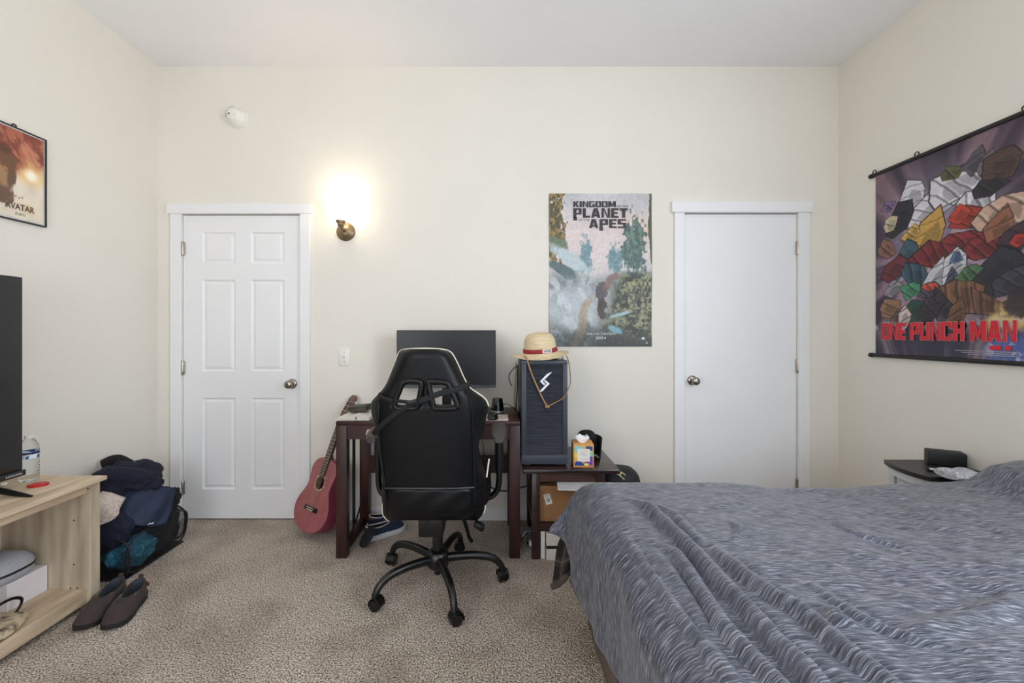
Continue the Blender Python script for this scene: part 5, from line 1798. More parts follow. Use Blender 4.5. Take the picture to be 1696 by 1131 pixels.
b = NB(); prism(b, [(0.03, 0.07), (0.075, 0.085), (0.085, 0.11), (0.06, 0.105), (0.04, 0.09)], 0, 0.0008, basis((w0.x - 0.0282, w0.y + 0.02, 0), (0, 1, 0), (0, 0, 1), (-1, 0, 0)))
obj('red_mark', b, M_red, fl)

M_clear = bpy.data.materials.new('clear_plastic'); M_clear.use_nodes = True
pb = M_clear.node_tree.nodes['Principled BSDF']
pb.inputs['Base Color'].default_value = (0.93, 0.95, 0.96, 1); pb.inputs['Roughness'].default_value = 0.08
pb.inputs['Transmission Weight'].default_value = 1.0; pb.inputs['IOR'].default_value = 1.18


def bottle(M, name, label, standing):
    o_ = M.translation
    rt = root(name, tuple(o_), label, 'bottle')
    pr = [(0.0, 0.004), (0.024, 0.0), (0.030, 0.003), (0.0325, 0.012)]
    for i in range(6):
        z = 0.016 + i * 0.013
        pr += [(0.0325, z), (0.0305, z + 0.005), (0.0325, z + 0.010)]
    pr += [(0.0318, 0.100), (0.0318, 0.135), (0.0325, 0.140), (0.030, 0.158), (0.021, 0.178), (0.0135, 0.188), (0.0125, 0.194)]
    obj('bottle_wall', lathe(NB(), pr, M, 32), M_clear, rt, 60)
    obj('cap', lathe(NB(), [(0, 0.192), (0.0148, 0.192), (0.0148, 0.203), (0, 0.204)], M, 20), M_wp, rt, 40)
    lbl = lathe(NB(), [(0.0323, 0.103), (0.0326, 0.103), (0.0326, 0.134), (0.0323, 0.134)], M, 40, cap=False)
    la = obj('label', lbl, mat('blue_white_label', (52, 84, 132), 0.5, col2=(214, 224, 234), vscale=55, detail=1, ramp=(0.44, 0.5)), rt, 60)
    obj('label_stripe', lathe(NB(), [(0.0325, 0.122), (0.0329, 0.122), (0.0329, 0.131), (0.0325, 0.131)], M, 40, cap=False), mat('navy_label', (28, 38, 62), 0.5), la, 60)
    return rt


fb = P(866, 900, 2.545)
bottle(T(0.135, -0.18, 0.034) @ R(118, 'Z') @ R(-90, 'Y') if False else T(0.158, -0.195, 0.034) @ Matrix.Rotation(math.radians(-80), 4, 'Z') @ R(90, 'Y'), 'water_bottle', 'empty water bottle lying on the carpet between desk leg and side table', False)

# backpack behind the bed
bp0 = P(1020, 800, 2.62)
bpk = root('backpack', (0.80, -0.22, 0), 'black backpack with pale yellow-green lines leaning behind the bed, beside side table', 'backpack')
M_bag = mat('black_nylon', (27, 25, 29), 0.65, vary=0.15, vscale=30)
b = NB()
rows = []
for i in range(15):
    t = i / 14
    z = 0.415 * math.sin(t * math.pi / 2) ** 1.0
    k = (1 - t ** 4.0) ** 0.5
    rows.append([b.verts.new((0.745 + 0.135 * k * math.copysign(abs(math.cos(a)) ** 0.7, math.cos(a)), -0.20 + 0.12 * k * math.copysign(abs(math.sin(a)) ** 0.7, math.sin(a)), z)) for a in np.linspace(0, 6.2832, 29)[:-1]])
grid_faces(b, rows, closed_u=True); b.faces.new(rows[0][::-1]); b.faces.new(rows[-1])
obj('bag_body', b, M_bag, bpk, 60)
M_neon = mat('pale_neon_piping', (196, 206, 150), 0.6)


def bag_pt(px, py, d):
    return P(px, py, d)


for pts in ([P(1017, 781, 2.545), P(1026, 787, 2.535), P(1034, 794, 2.53)], [P(1026, 781, 2.555), P(1031, 783, 2.55), P(1036, 787, 2.545)], [P(1029, 783, 2.55), P(1027, 787, 2.54)]):
    obj('reflective_line', sweep(NB(), catmull(pts, 6), 0.0045, 0.003, n=8), M_neon, bpk)

# ------------------------------------------------------------------ TV stand and television
M_oak = wood('washed_oak', (178, 156, 128), (218, 198, 170), 0.55, 'Y', 7)
M_oakz = wood('washed_oak_upright', (162, 146, 124), (204, 188, 164), 0.55, 'Z', 7)
VX1 = -1.84
VXB = XL + 0.014
VY1 = 1.985 - CAM_D
VY0 = 0.45 - CAM_D
VZ = 0.584
tv = root('tv_stand', ((VX1 + VXB) / 2, (VY0 + VY1) / 2, 0), 'pale washed-oak TV stand with open shelf along left wall', 'tv stand')
obj('top_board', box(NB(), VXB, VX1 + 0.022, VY0 - 0.012, VY1 + 0.012, VZ - 0.018, VZ, bev=0.002), M_oak, tv)
obj('top_rail', box(NB(), VX1 - 0.036, VX1 - 0.020, VY0 + 0.047, VY1 - 0.047, VZ - 0.062, VZ - 0.018, bev=0.001), M_oak, tv)
for (y0, y1, s) in ((VY1 - 0.047, VY1, -1), (VY0, VY0 + 0.047, 1)):
    obj('end_panel', box(NB(), VXB, VX1, y0, y1, 0, VZ - 0.018, bev=0.002), M_oakz, tv)
obj('divider', box(NB(), VXB + 0.02, VX1 - 0.02, (VY0 + VY1) / 2 - 0.01, (VY0 + VY1) / 2 + 0.01, 0.086, VZ - 0.018), M_oakz, tv)
obj('bottom_shelf', box(NB(), VXB, VX1 - 0.016, VY0 + 0.047, VY1 - 0.047, 0.070, 0.088, bev=0.0015), M_oak, tv)
obj('toe_rail', box(NB(), VX1 - 0.034, VX1 - 0.018, VY0 + 0.047, VY1 - 0.047, 0.026, 0.0705, bev=0.0015), M_oak, tv)
obj('back_panel', box(NB(), VXB, VXB + 0.006, VY0 + 0.047, VY1 - 0.047, 0.088, VZ - 0.018), M_oakz, tv)
yi = VY1 - 0.047
for (x, z) in ((VX1 - 0.012, VZ - 0.040), (VX1 - 0.075, 0.40), (VX1 - 0.075, 0.20), (VX1 - 0.06, 0.094), (VX1 - 0.09, 0.094)):
    b = lathe(NB(), [(0, 0), (0.004, 0), (0, 0.0015)], T(x, yi, z) @ R(90, 'X'), 10)
    obj('screw_hole', b, M_black, tv)
obj('cam_cover', lathe(NB(), [(0, 0), (0.007, 0), (0.006, 0.001), (0, 0.001)], T(VX1 - 0.05, yi, 0.135) @ R(90, 'X'), 14), M_g, tv)

TVX = -2.05
tY1, tY0, tZ0, tZ1 = 1.852 - CAM_D, 0.40 - CAM_D, 0.632, 1.487
te = root('television', (TVX, (tY0 + tY1) / 2, VZ), 'big black flat-screen television standing on the oak TV stand', 'television')
obj('housing', box(NB(), TVX - 0.05, TVX - 0.004, tY0, tY1, tZ0, tZ1, bev=0.006), M_black, te, 40)
obj('screen', box(NB(), TVX - 0.004, TVX, tY0 + 0.002, tY1 - 0.002, tZ0 + 0.026, tZ1 - 0.002, bev=0.001), mat('glossy_dark_screen', (10, 10, 10), 0.16, spec=0.5), te, 30)
obj('bottom_bezel', box(NB(), TVX - 0.004, TVX + 0.006, tY0, tY1 + 0.008, tZ0, tZ0 + 0.025, bev=0.003), mat('dark_grey_bezel', (34, 32, 32), 0.4), te, 30)
b = NB()
for i in range(7):
    box(b, TVX + 0.0058, TVX + 0.0066, tY1 - 0.070 + i * 0.009, tY1 - 0.064 + i * 0.009, tZ0 + 0.009, tZ0 + 0.015)
obj('maker_mark', b, mat('pale_grey_print', (170, 168, 168), 0.5), te)
fp_ = P(50, 818, 1.78)
for yy, s in ((tY1 - 0.12, 1), (tY0 + 0.12, -1)):
    b = NB()
    pts = catmull([(TVX - 0.16, yy, VZ + 0.010), (TVX - 0.04, yy, VZ + 0.026), (TVX + 0.02, yy, VZ + 0.028), (TVX + 0.10, yy, VZ + 0.014), (TVX + 0.17, yy, VZ + 0.004)], 6)
    n_ = len(pts)
    sweep(b, pts, [0.013 - 0.008 * abs(2 * i / (n_ - 1) - 1) ** 3 for i in range(n_)], [0.013 - 0.010 * abs(2 * i / (n_ - 1) - 1) ** 2 for i in range(n_)], n=10)
    obj('stand_foot', b, M_hard, te, 50)
    obj('stand_neck', box(NB(), TVX - 0.04, TVX - 0.012, yy - 0.012, yy + 0.012, VZ + 0.02, tZ0 + 0.02), M_hard, te)

wbq = P(48, 797, 1.925)
bottle(T(wbq.x, wbq.y, VZ) @ Matrix.Diagonal((1.04, 1.04, 1.0, 1)), 'water_bottle', 'clear water bottle standing on the TV stand beside the television', True)
rb = P(63, 797, 1.86)
b = NB()
lathe(b, [(0, 0), (0.040, 0), (0.042, 0.003), (0.041, 0.009), (0.037, 0.0105), (0, 0.0105)], T(rb.x, rb.y, VZ) @ R(25, 'Z') @ Matrix.Diagonal((0.85, 0.62, 1, 1)), 36)
obj('oval_stand', b, mat('red_plastic', (176, 26, 34), 0.35), smooth=40, loc='base', label='small red oval plastic base in front of the clear bottle', cat='figurine base')
sq = P(7, 803, 1.86)
b = NB()
bmesh.ops.create_uvsphere(b, u_segments=16, v_segments=8, radius=0.011, matrix=T(sq.x - 0.002, sq.y, VZ + 0.007) @ Matrix.Diagonal((1.2, 1, 0.65, 1)))
obj('earbud_case', b, M_wp, smooth=60, loc='base', label='tiny white rounded case beside the television foot', cat='case')

# in the open shelf
SHZ = 0.088
q0 = P(14, 985, 1.72)
wbx = root('white_gift_box', (-2.05, 1.80 - CAM_D, SHZ), 'plain white lidded box on the lower shelf of the TV stand', 'box')
bxa = (-2.245, -2.030, 1.776 - CAM_D, 1.934 - CAM_D)
obj('box_base', box(NB(), *bxa, SHZ + 0.0006, SHZ + 0.115, bev=0.002), mat('white_card', (220, 214, 216), 0.55, vary=0.02), wbx)
hx, hy, hzz = -2.130, 1.815 - CAM_D, SHZ + 0.1155
he = root('headset_case', (hx, hy, hzz), 'rounded grey hard case with black rim lying on the white box', 'case')
b = NB()
rows = []
for k, (s, z) in enumerate(((0.0, 0.104), (0.35, 0.102), (0.6, 0.095), (0.8, 0.083), (0.93, 0.066), (0.99, 0.050), (1.0, 0.044))):
    rows.append([b.verts.new((hx + 0.108 * s * math.copysign(abs(math.cos(a)) ** 0.75, math.cos(a)), hy + 0.108 * s * math.copysign(abs(math.sin(a)) ** 0.75, math.sin(a)), hzz + z)) for a in np.linspace(0, 6.2832, 49)[:-1]])
grid_faces(b, rows[1:], closed_u=True); b.faces.new(rows[1])
bmesh.ops.delete(b, geom=[v for v in rows[0]], context='VERTS')
M_hc = mat('grey_fabric_shell', (166, 168, 174), 0.7, vary=0.05, vscale=120)
obj('upper_shell', b, M_hc, he, 70)
b = NB()
rows = []
for s, z in ((1.0, 0.036), (0.985, 0.024), (0.93, 0.008), (0.86, 0.0)):
    rows.append([b.verts.new((hx + 0.108 * s * math.copysign(abs(math.cos(a)) ** 0.75, math.cos(a)), hy + 0.108 * s * math.copysign(abs(math.sin(a)) ** 0.75, math.sin(a)), hzz + z)) for a in np.linspace(0, 6.2832, 49)[:-1]])
grid_faces(b, rows, closed_u=True); b.faces.new(rows[-1])
obj('lower_shell', b, M_hc, he, 70)
obj('zip_rim', sweep(NB(), [(hx + 0.1072 * math.copysign(abs(math.cos(a)) ** 0.75, math.cos(a)), hy + 0.1072 * math.copysign(abs(math.sin(a)) ** 0.75, math.sin(a)), hzz + 0.040) for a in np.linspace(0, 6.2832, 49)[:-1]], 0.0035, 0.0055, up=(0, 0, 1), n=8, closed=True), M_black, he, 60)

# mottled bark-like slab on the shelf
b = NB()
sc0 = Vector((-1.972, 1.575 - CAM_D, SHZ))
rows = []
for k, (s, z) in enumerate(((0.9, 0.002), (1.0, 0.010), (0.97, 0.024), (0.85, 0.032), (0.6, 0.036), (0.3, 0.037))):
    row = []
    for a in np.linspace(0, 6.2832, 49)[:-1]:
        r = 1 + 0.09 * noise.noise(Vector((math.cos(a) * 2, math.sin(a) * 2, 3))) + 0.04 * noise.noise(Vector((math.cos(a) * 7, math.sin(a) * 7, 9)))
        row.append(b.verts.new((sc0.x + 0.035 + 0.082 * r * s * math.cos(a), sc0.y + 0.180 * r * s * math.sin(a), SHZ + z + 0.002 * noise.noise(Vector((math.cos(a) * 5 * s, math.sin(a) * 5 * s, k))))))
    rows.append(row)
grid_faces(b, rows, closed_u=True); b.faces.new(rows[-1]); b.faces.new(rows[0][::-1])
obj('stone_slab', b, mat('mottled_stone', (78, 66, 52), 0.8, col2=(198, 182, 152), vscale=26, detail=5, bump=0.3, bscale=40, ramp=(0.36, 0.52)), smooth=50, loc='base', label='flat mottled beige stone slab on the front of the shelf', cat='stone')
obj('black_strap', sweep(NB(), catmull([(-1.985, 1.655 - CAM_D, SHZ + 0.060), (-1.972, 1.690 - CAM_D, SHZ + 0.082), (-1.962, 1.735 - CAM_D, SHZ + 0.085), (-1.958, 1.765 - CAM_D, SHZ + 0.062), (-1.962, 1.745 - CAM_D, SHZ + 0.022), (-1.99, 1.715 - CAM_D, SHZ + 0.005)], 8), 0.0035, 0.006, n=8), M_hard, smooth=60, loc='base', label='black strap loop lying in front of the white box in the shelf', cat='strap')

# ------------------------------------------------------------------ laundry hamper
M_wire = mat('black_wire_rim', (16, 15, 18), 0.6)
M_net = bpy.data.materials.new('black_mesh_net'); M_net.use_nodes = True
nt = M_net.node_tree
pb = nt.nodes['Principled BSDF']; pb.inputs['Base Color'].default_value = (0.012, 0.012, 0.016, 1); pb.inputs['Roughness'].default_value = 0.8
tcn = nt.nodes.new('ShaderNodeTexCoord')
wv = nt.nodes.new('ShaderNodeTexVoronoi'); wv.inputs['Scale'].default_value = 420
rr = nt.nodes.new('ShaderNodeMath'); rr.operation = 'LESS_THAN'; rr.inputs[1].default_value = 0.60
trn = nt.nodes.new('ShaderNodeBsdfTransparent'); mxs = nt.nodes.new('ShaderNodeMixShader')
nt.links.new(tcn.outputs['Object'], wv.inputs['Vector']); nt.links.new(wv.outputs['Distance'], rr.inputs[0])
nt.links.new(rr.outputs[0], mxs.inputs[0]); nt.links.new(pb.outputs[0], mxs.inputs[1]); nt.links.new(trn.outputs[0], mxs.inputs[2])
nt.links.new(mxs.outputs[0], nt.nodes['Material Output'].inputs[0])
HX0, HX1, HY0, HY1, HH = -2.235, -1.845, 2.15 - CAM_D, 2.57 - CAM_D, 0.30
hm = root('laundry_hamper', ((HX0 + HX1) / 2, (HY0 + HY1) / 2, 0), 'collapsible black mesh laundry hamper heaped with clothes in left corner', 'laundry hamper')


def panel(c, eu, ev, hu, hv, bow):
    """rounded wire panel with net; c centre, eu/ev unit axes, half sizes, bow outward"""
    n_ = 40
    nrm = Vector(eu).cross(Vector(ev)).normalized()
    pts = []
    for t in np.linspace(0, 6.2832, n_ + 1)[:-1]:
        u = math.copysign(abs(math.cos(t)) ** 0.55, math.cos(t)) * hu
        v = math.copysign(abs(math.sin(t)) ** 0.55, math.sin(t)) * hv
        pts.append(Vector(c) + Vector(eu) * u + Vector(ev) * v)
    rim_ = sweep(NB(), pts, 0.005, n=8, closed=True)
    b = NB()
    rows = [[b.verts.new(Vector(c) + (p - Vector(c)) * s + nrm * bow * (1 - s * s)) for p in pts] for s in (1.0, 0.75, 0.5, 0.25, 0.08)]
    grid_faces(b, rows, closed_u=True); b.faces.new(rows[-1])
    pn = obj('mesh_panel', b, M_net, hm, 60)
    obj('wire_rim', rim_, M_wire, pn, 60)


cxm, cym = (HX0 + HX1) / 2, (HY0 + HY1) / 2
panel((HX1 - 0.02, cym, 0.112), (0, 1, 0), (0.10, 0, 0.995), (HY1 - HY0) / 2, 0.105, 0.02)
panel((cxm, HY0, 0.112), (1, 0, 0), (0, 0, 1), (HX1 - HX0) / 2, 0.105, -0.015)
panel((cxm - 0.03, HY1, 0.112), (1, 0, 0), (0, 0.12, 0.992), (HX1 - HX0) / 2, 0.105, 0.0)
b = box(NB(), HX0 + 0.01, HX1 - 0.03, HY0 + 0.01, HY1 - 0.01, 0.001, 0.008)
obj('base_cloth', b, M_wire, hm)
None if True else obj('wire_hoop', sweep(NB(), [Vector((-1.955 + 0.09 * math.cos(t), 2.545 - CAM_D - 0.02 * math.cos(t), 0.19 + 0.175 * math.sin(t))) for t in np.linspace(0, 6.2832, 41)[:-1]], 0.005, n=8, closed=True), M_wire, hm, 60)

M_nv = mat('navy_sweatshirt', (18, 22, 40), 0.95, vary=0.2, vscale=30)
M_nv2 = mat('navy_jacket_nylon', (27, 38, 62), 0.75, vary=0.15, vscale=20)
M_nv3 = mat('midnight_cotton', (13, 17, 31), 0.95, vary=0.25, vscale=30)
M_teal = mat('teal_terry', (34, 92, 116), 0.95, col2=(58, 124, 148), vscale=45, bump=0.4, bscale=160)
M_fl = mat('cream_fleece', (214, 200, 190), 0.95, col2=(190, 174, 164), vscale=70, bump=0.5, bscale=150)
obj('midnight_clothes', lump((-2.045, 2.36 - CAM_D, 0.165), (0.175, 0.185, 0.160), 5, 0.16, 2.2, 5, 0.010, 0.08), M_nv3, smooth=80, loc='base', label='midnight blue bundled clothing filling the middle of the hamper', cat='clothing')
obj('teal_towel', lump((-1.955, 2.285 - CAM_D, 0.105), (0.105, 0.125, 0.092), 9, 0.18, 2.4, 5, 0.010, 0.06), M_teal, smooth=80, loc='base', label='teal terry towel seen through the mesh side near the bottom of hamper', cat='towel')
obj('dark_trousers', lump((-1.915, 2.43 - CAM_D, 0.15), (0.075, 0.11, 0.14), 13, 0.18, 2.6, 4, 0.010, 0.06), M_capb, smooth=80, loc='base', label='black crumpled trousers at the right side of the hamper', cat='clothing')
hd_ = lump((-2.04, 2.36 - CAM_D, 0.425), (0.165, 0.155, 0.110), 21, 0.16, 1.8, 5, None, 0.10)
obj('navy_hoodie', hd_, M_nv, smooth=80, loc='base', label='navy sweatshirt crumpled at the top of laundry heap', cat='clothing')
# folded roll of the hoodie on top
b = NB()
sweep(b, catmull([(-2.18, 2.33 - CAM_D, 0.45), (-2.10, 2.27 - CAM_D, 0.475), (-2.02, 2.26 - CAM_D, 0.49), (-1.94, 2.30 - CAM_D, 0.475), (-1.90, 2.36 - CAM_D, 0.43)], 6), [0.03, 0.034, 0.038, 0.04, 0.042, 0.045, 0.046, 0.047, 0.048, 0.049, 0.05, 0.05, 0.05, 0.05, 0.049, 0.048, 0.047, 0.046, 0.044, 0.042, 0.04, 0.038, 0.035, 0.032, 0.028], n=14)
obj('sleeve_roll', b, M_nv, bpy.data.objects['navy_hoodie'], 60)


def drape(ctl, wob=0.005):
    b = NB()
    cc = [catmull([Vector((x, d - CAM_D, z)) for x, d, z in r], 6) for r in ctl]
    cl_ = [catmull([cc[k][j] for k in range(len(cc))], 5) for j in range(len(cc[0]))]
    grid_faces(b, [[b.verts.new(p + Vector((1, -1, 0.5)) * wob * math.sin(j * 0.8 + i * 0.45)) for i, p in enumerate(c)] for j, c in enumerate(cl_)])
    return b


fo_ = obj('cream_fleece', drape([[(-2.03, 2.20, 0.435), (-1.985, 2.17, 0.445), (-1.945, 2.18, 0.430), (-1.925, 2.22, 0.395)], [(-2.03, 2.14, 0.415), (-1.98, 2.115, 0.415), (-1.930, 2.125, 0.395), (-1.905, 2.165, 0.365)],
                                 [(-2.03, 2.115, 0.360), (-1.97, 2.10, 0.355), (-1.920, 2.110, 0.350), (-1.900, 2.150, 0.340)], [(-2.03, 2.110, 0.310), (-1.97, 2.098, 0.305), (-1.930, 2.108, 0.310), (-1.915, 2.145, 0.318)]], 0.003), M_fl, smooth=70, loc='base', label='cream fleece garment showing as a pale patch in the laundry heap', cat='clothing')
fo_.modifiers.new('cloth', 'SOLIDIFY').thickness = 0.02
# draped jacket flap
b = NB()
rows = []
ctl = [[(-1.995, 2.25, 0.415), (-1.93, 2.30, 0.425), (-1.86, 2.38, 0.400), (-1.83, 2.44, 0.360)],
       [(-1.985, 2.21, 0.385), (-1.915, 2.25, 0.385), (-1.84, 2.33, 0.350), (-1.812, 2.40, 0.315)],
       [(-1.965, 2.185, 0.335), (-1.895, 2.21, 0.320), (-1.83, 2.29, 0.285), (-1.805, 2.37, 0.260)],
       [(-1.955, 2.175, 0.310), (-1.885, 2.19, 0.275), (-1.835, 2.265, 0.225), (-1.81, 2.345, 0.205)]]
cc = [catmull([Vector((x, d - CAM_D, z)) for x, d, z in r], 6) for r in ctl]
cols_ = [catmull([cc[k][j] for k in range(4)], 5) for j in range(len(cc[0]))]
for j, cl in enumerate(cols_):
    rows.append([b.verts.new(p + Vector((0.004, -0.004, 0.002)) * math.sin(j * 0.9 + i * 0.35) * 1.3) for i, p in enumerate(cl)])
grid_faces(b, rows)
jk = obj('navy_jacket', b, M_nv2, smooth=70, loc='base', label='navy jacket with tiny white emblem draped over the front of laundry heap', cat='clothing')
jk.modifiers.new('cloth', 'SOLIDIFY').thickness = 0.012
jq = cols_[11][14]
b = NB()
sweep(b, [jq + Vector((0.014, -0.014, 0.004)) + Vector((0.006 * k, 0.004 * k, (0.004 if k % 2 else -0.003))) for k in range(4)], 0.0022, n=6)
obj('emblem', b, M_emb, jk)
obj('black_scarf', lump((-1.870, 2.45 - CAM_D, 0.305), (0.042, 0.06, 0.058), 41, 0.28, 3.2, 4, None, 0.05), M_capb, smooth=80, loc='base', label='black woolly scarf bunched at right edge of the laundry heap', cat='clothing')
obj('navy_trousers', lump((-1.995, 2.19 - CAM_D, 0.245), (0.13, 0.065, 0.105), 51, 0.14, 2.0, 4, None, 0.08), mat('deep_navy_cotton', (16, 24, 44), 0.9, vary=0.2, vscale=20), smooth=80, loc='base', label='deep navy trousers folded in front below the cream fleece', cat='clothing')
b = sweep(NB(), catmull([(-2.22, 2.42 - CAM_D, 0.50), (-2.17, 2.44 - CAM_D, 0.520), (-2.10, 2.44 - CAM_D, 0.49)], 6), 0.035, n=12)
obj('black_sleeve', b, M_capb, smooth=60, loc='base', label='black garment end peeking over the back of the TV stand', cat='clothing')

# ------------------------------------------------------------------ bedside drawer unit
M_ntop = mat('black_cabinet_top', (38, 36, 35), 0.40, vary=0.06)
M_nbod = mat('white_cabinet_plastic', (214, 214, 218), 0.45, vary=0.02)
NZ = 0.600
NYF, NYN = 2.19 - CAM_D, 1.925 - CAM_D          # far and near edge in y
ym_ = (NYF + NYN) / 2


def bow(y, base, bulge):
    t = (y - (2.02 - CAM_D)) / 0.17
    return base - bulge * 0.74 * (1 - t * t)


ns = root('drawer_unit', (2.1, ym_, 0), 'white bow-front drawer unit with black top at right wall behind the bed', 'drawer unit')
ysn = np.linspace(NYF, NYN, 25)
poly = [(bow(y, 1.968, 0.065), y) for y in ysn] + [(XR - 0.013, NYN), (XR - 0.013, NYF)]
obj('top', prism(NB(), poly, NZ - 0.020, NZ), M_ntop, ns, 30)
poly2 = [(bow(y, 1.985, 0.062), y) for y in np.linspace(NYF - 0.008, NYN + 0.008, 25)] + [(XR - 0.02, NYN + 0.008), (XR - 0.02, NYF - 0.008)]
obj('upper_frame', prism(NB(), poly2, NZ - 0.058, NZ - 0.020), M_nbod, ns, 30)
obj('top_groove', box(NB(), 2.03, XR - 0.03, NYF - 0.030, NYF - 0.024, NZ - 0.001, NZ + 0.0004), M_black, ns)
for (yy) in (NYF - 0.008, NYN + 0.040):
    obj('corner_post', box(NB(), 1.985, 2.02, yy - 0.030, yy, 0.0, NZ - 0.056, bev=0.003), M_nbod, ns)
    obj('corner_post', box(NB(), XR - 0.055, XR - 0.02, yy - 0.030, yy, 0.0, NZ - 0.056, bev=0.003), M_nbod, ns)
M_drw = mat('translucent_white_drawer', (206, 204, 206), 0.35, vary=0.02)
for z0_, z1_ in ((0.38, 0.535), (0.21, 0.365), (0.04, 0.195)):
    poly3 = [(bow(y, 2.005, 0.058), y) for y in np.linspace(NYF - 0.060, NYN + 0.050, 19)] + [(XR - 0.05, NYN + 0.050), (XR - 0.05, NYF - 0.060)]
    dw = obj('drawer', prism(NB(), poly3, z0_, z1_), M_drw, ns, 30)
    obj('drawer_lip', prism(NB(), [(bow(y, 2.004, 0.060) - 0.006, y) for y in np.linspace(NYF - 0.10, NYN + 0.08, 9)] + [(bow(y, 2.006, 0.058), y) for y in np.linspace(NYN + 0.08, NYF - 0.10, 9)], z1_ - 0.025, z1_ - 0.012), M_nbod, dw)
    obj('drawer_rail', prism(NB(), [(bow(y, 1.992, 0.060), y) for y in np.linspace(NYF - 0.02, NYN + 0.02, 13)] + [(XR - 0.03, NYN + 0.02), (XR - 0.03, NYF - 0.02)], z0_ - 0.016, z0_ - 0.004), M_nbod, ns)

s0 = P(1538, 775, 2.10); s1_ = P(1603, 780, 2.03)
dv = Vector((s1_.x - s0.x, s1_.y - s0.y, 0)); Ls = dv.length; an = math.atan2(dv.y, dv.x)
SM = T(s0.x, s0.y, NZ) @ Matrix.Rotation(an, 4, 'Z')
bs = root('oblong_speaker', (s0.x + 0.09, s0.y, NZ), 'black oblong speaker standing on the black top of the drawer unit', 'speaker')
obj('body', box(NB(), 0, Ls, 0, 0.074, 0.003, 0.070, bev=0.006, M=SM, seg=4), mat('black_speaker_mesh', (15, 14, 14), 0.55, vary=0.3, vscale=200), bs, 40)
obj('rubber_foot', box(NB(), 0.01, Ls - 0.01, 0.008, 0.050, 0, 0.004, M=SM), M_black, bs)
pc = SM @ Vector((Ls - 0.01, 0.058, 0.03))
obj('power_lead', sweep(NB(), catmull([pc, (pc.x + 0.02, pc.y + 0.01, NZ + 0.02), (pc.x + 0.035, pc.y - 0.02, NZ + 0.004), (pc.x + 0.05, pc.y - 0.09, NZ + 0.003), (XR - 0.02, pc.y - 0.13, NZ + 0.003)], 8), 0.0025, n=6), M_black, bs, 60)
l0 = P(1561, 776, 1.985)
LT = T(l0.x, l0.y, NZ) @ R(-35, 'Z')
vp = root('slim_case', (l0.x, l0.y, NZ), 'slim black and white pen-like case lying in front of the black speaker', 'case')
obj('dark_body', box(NB(), -0.052, 0.052, -0.009, 0.009, 0, 0.016, bev=0.003, M=LT), M_black, vp, 40)
obj('white_strip', box(NB(), -0.044, 0.030, -0.0105, -0.006, 0.009, 0.0165, bev=0.001, M=LT), M_paper, vp)
obj('copper_tip', box(NB(), 0.034, 0.050, -0.0105, 0.004, 0.006, 0.0170, bev=0.002, M=LT), mat('copper_tip', (186, 132, 104), 0.3, 0.7), vp)

# ------------------------------------------------------------------ bed
BX = 0.383
BYF = 1.88 - CAM_D
BYN = 0.36 - CAM_D
bd = root('bed_base', (1.3, (BYF + BYN) / 2, 0), 'grey-brown upholstered bed base under the blue comforter', 'bed base')
M_box = mat('taupe_bed_fabric', (112, 98, 88), 0.9, vary=0.08, vscale=60)
obj('box_spring', box(NB(), BX, XR - 0.016, BYN, BYF - 0.03, 0.0, 0.215, bev=0.008), M_box, bd, 40)
b = sweep(NB(), [(BX - 0.002, BYN, 0.212), (BX - 0.002, BYF - 0.04, 0.212), ], 0.007, n=8)
obj('edge_tape', b, mat('tan_piping_tape', (150, 128, 104), 0.8), bd, 60)
mt = obj('mattress', box(NB(), BX + 0.035, XR - 0.016, BYN + 0.01, BYF - 0.045, 0.216, 0.545, bev=0.05, seg=4), mat('pale_mattress', (170, 160, 150), 0.9), smooth=60, loc='base', label='pale mattress almost hidden under the blue comforter', cat='mattress')


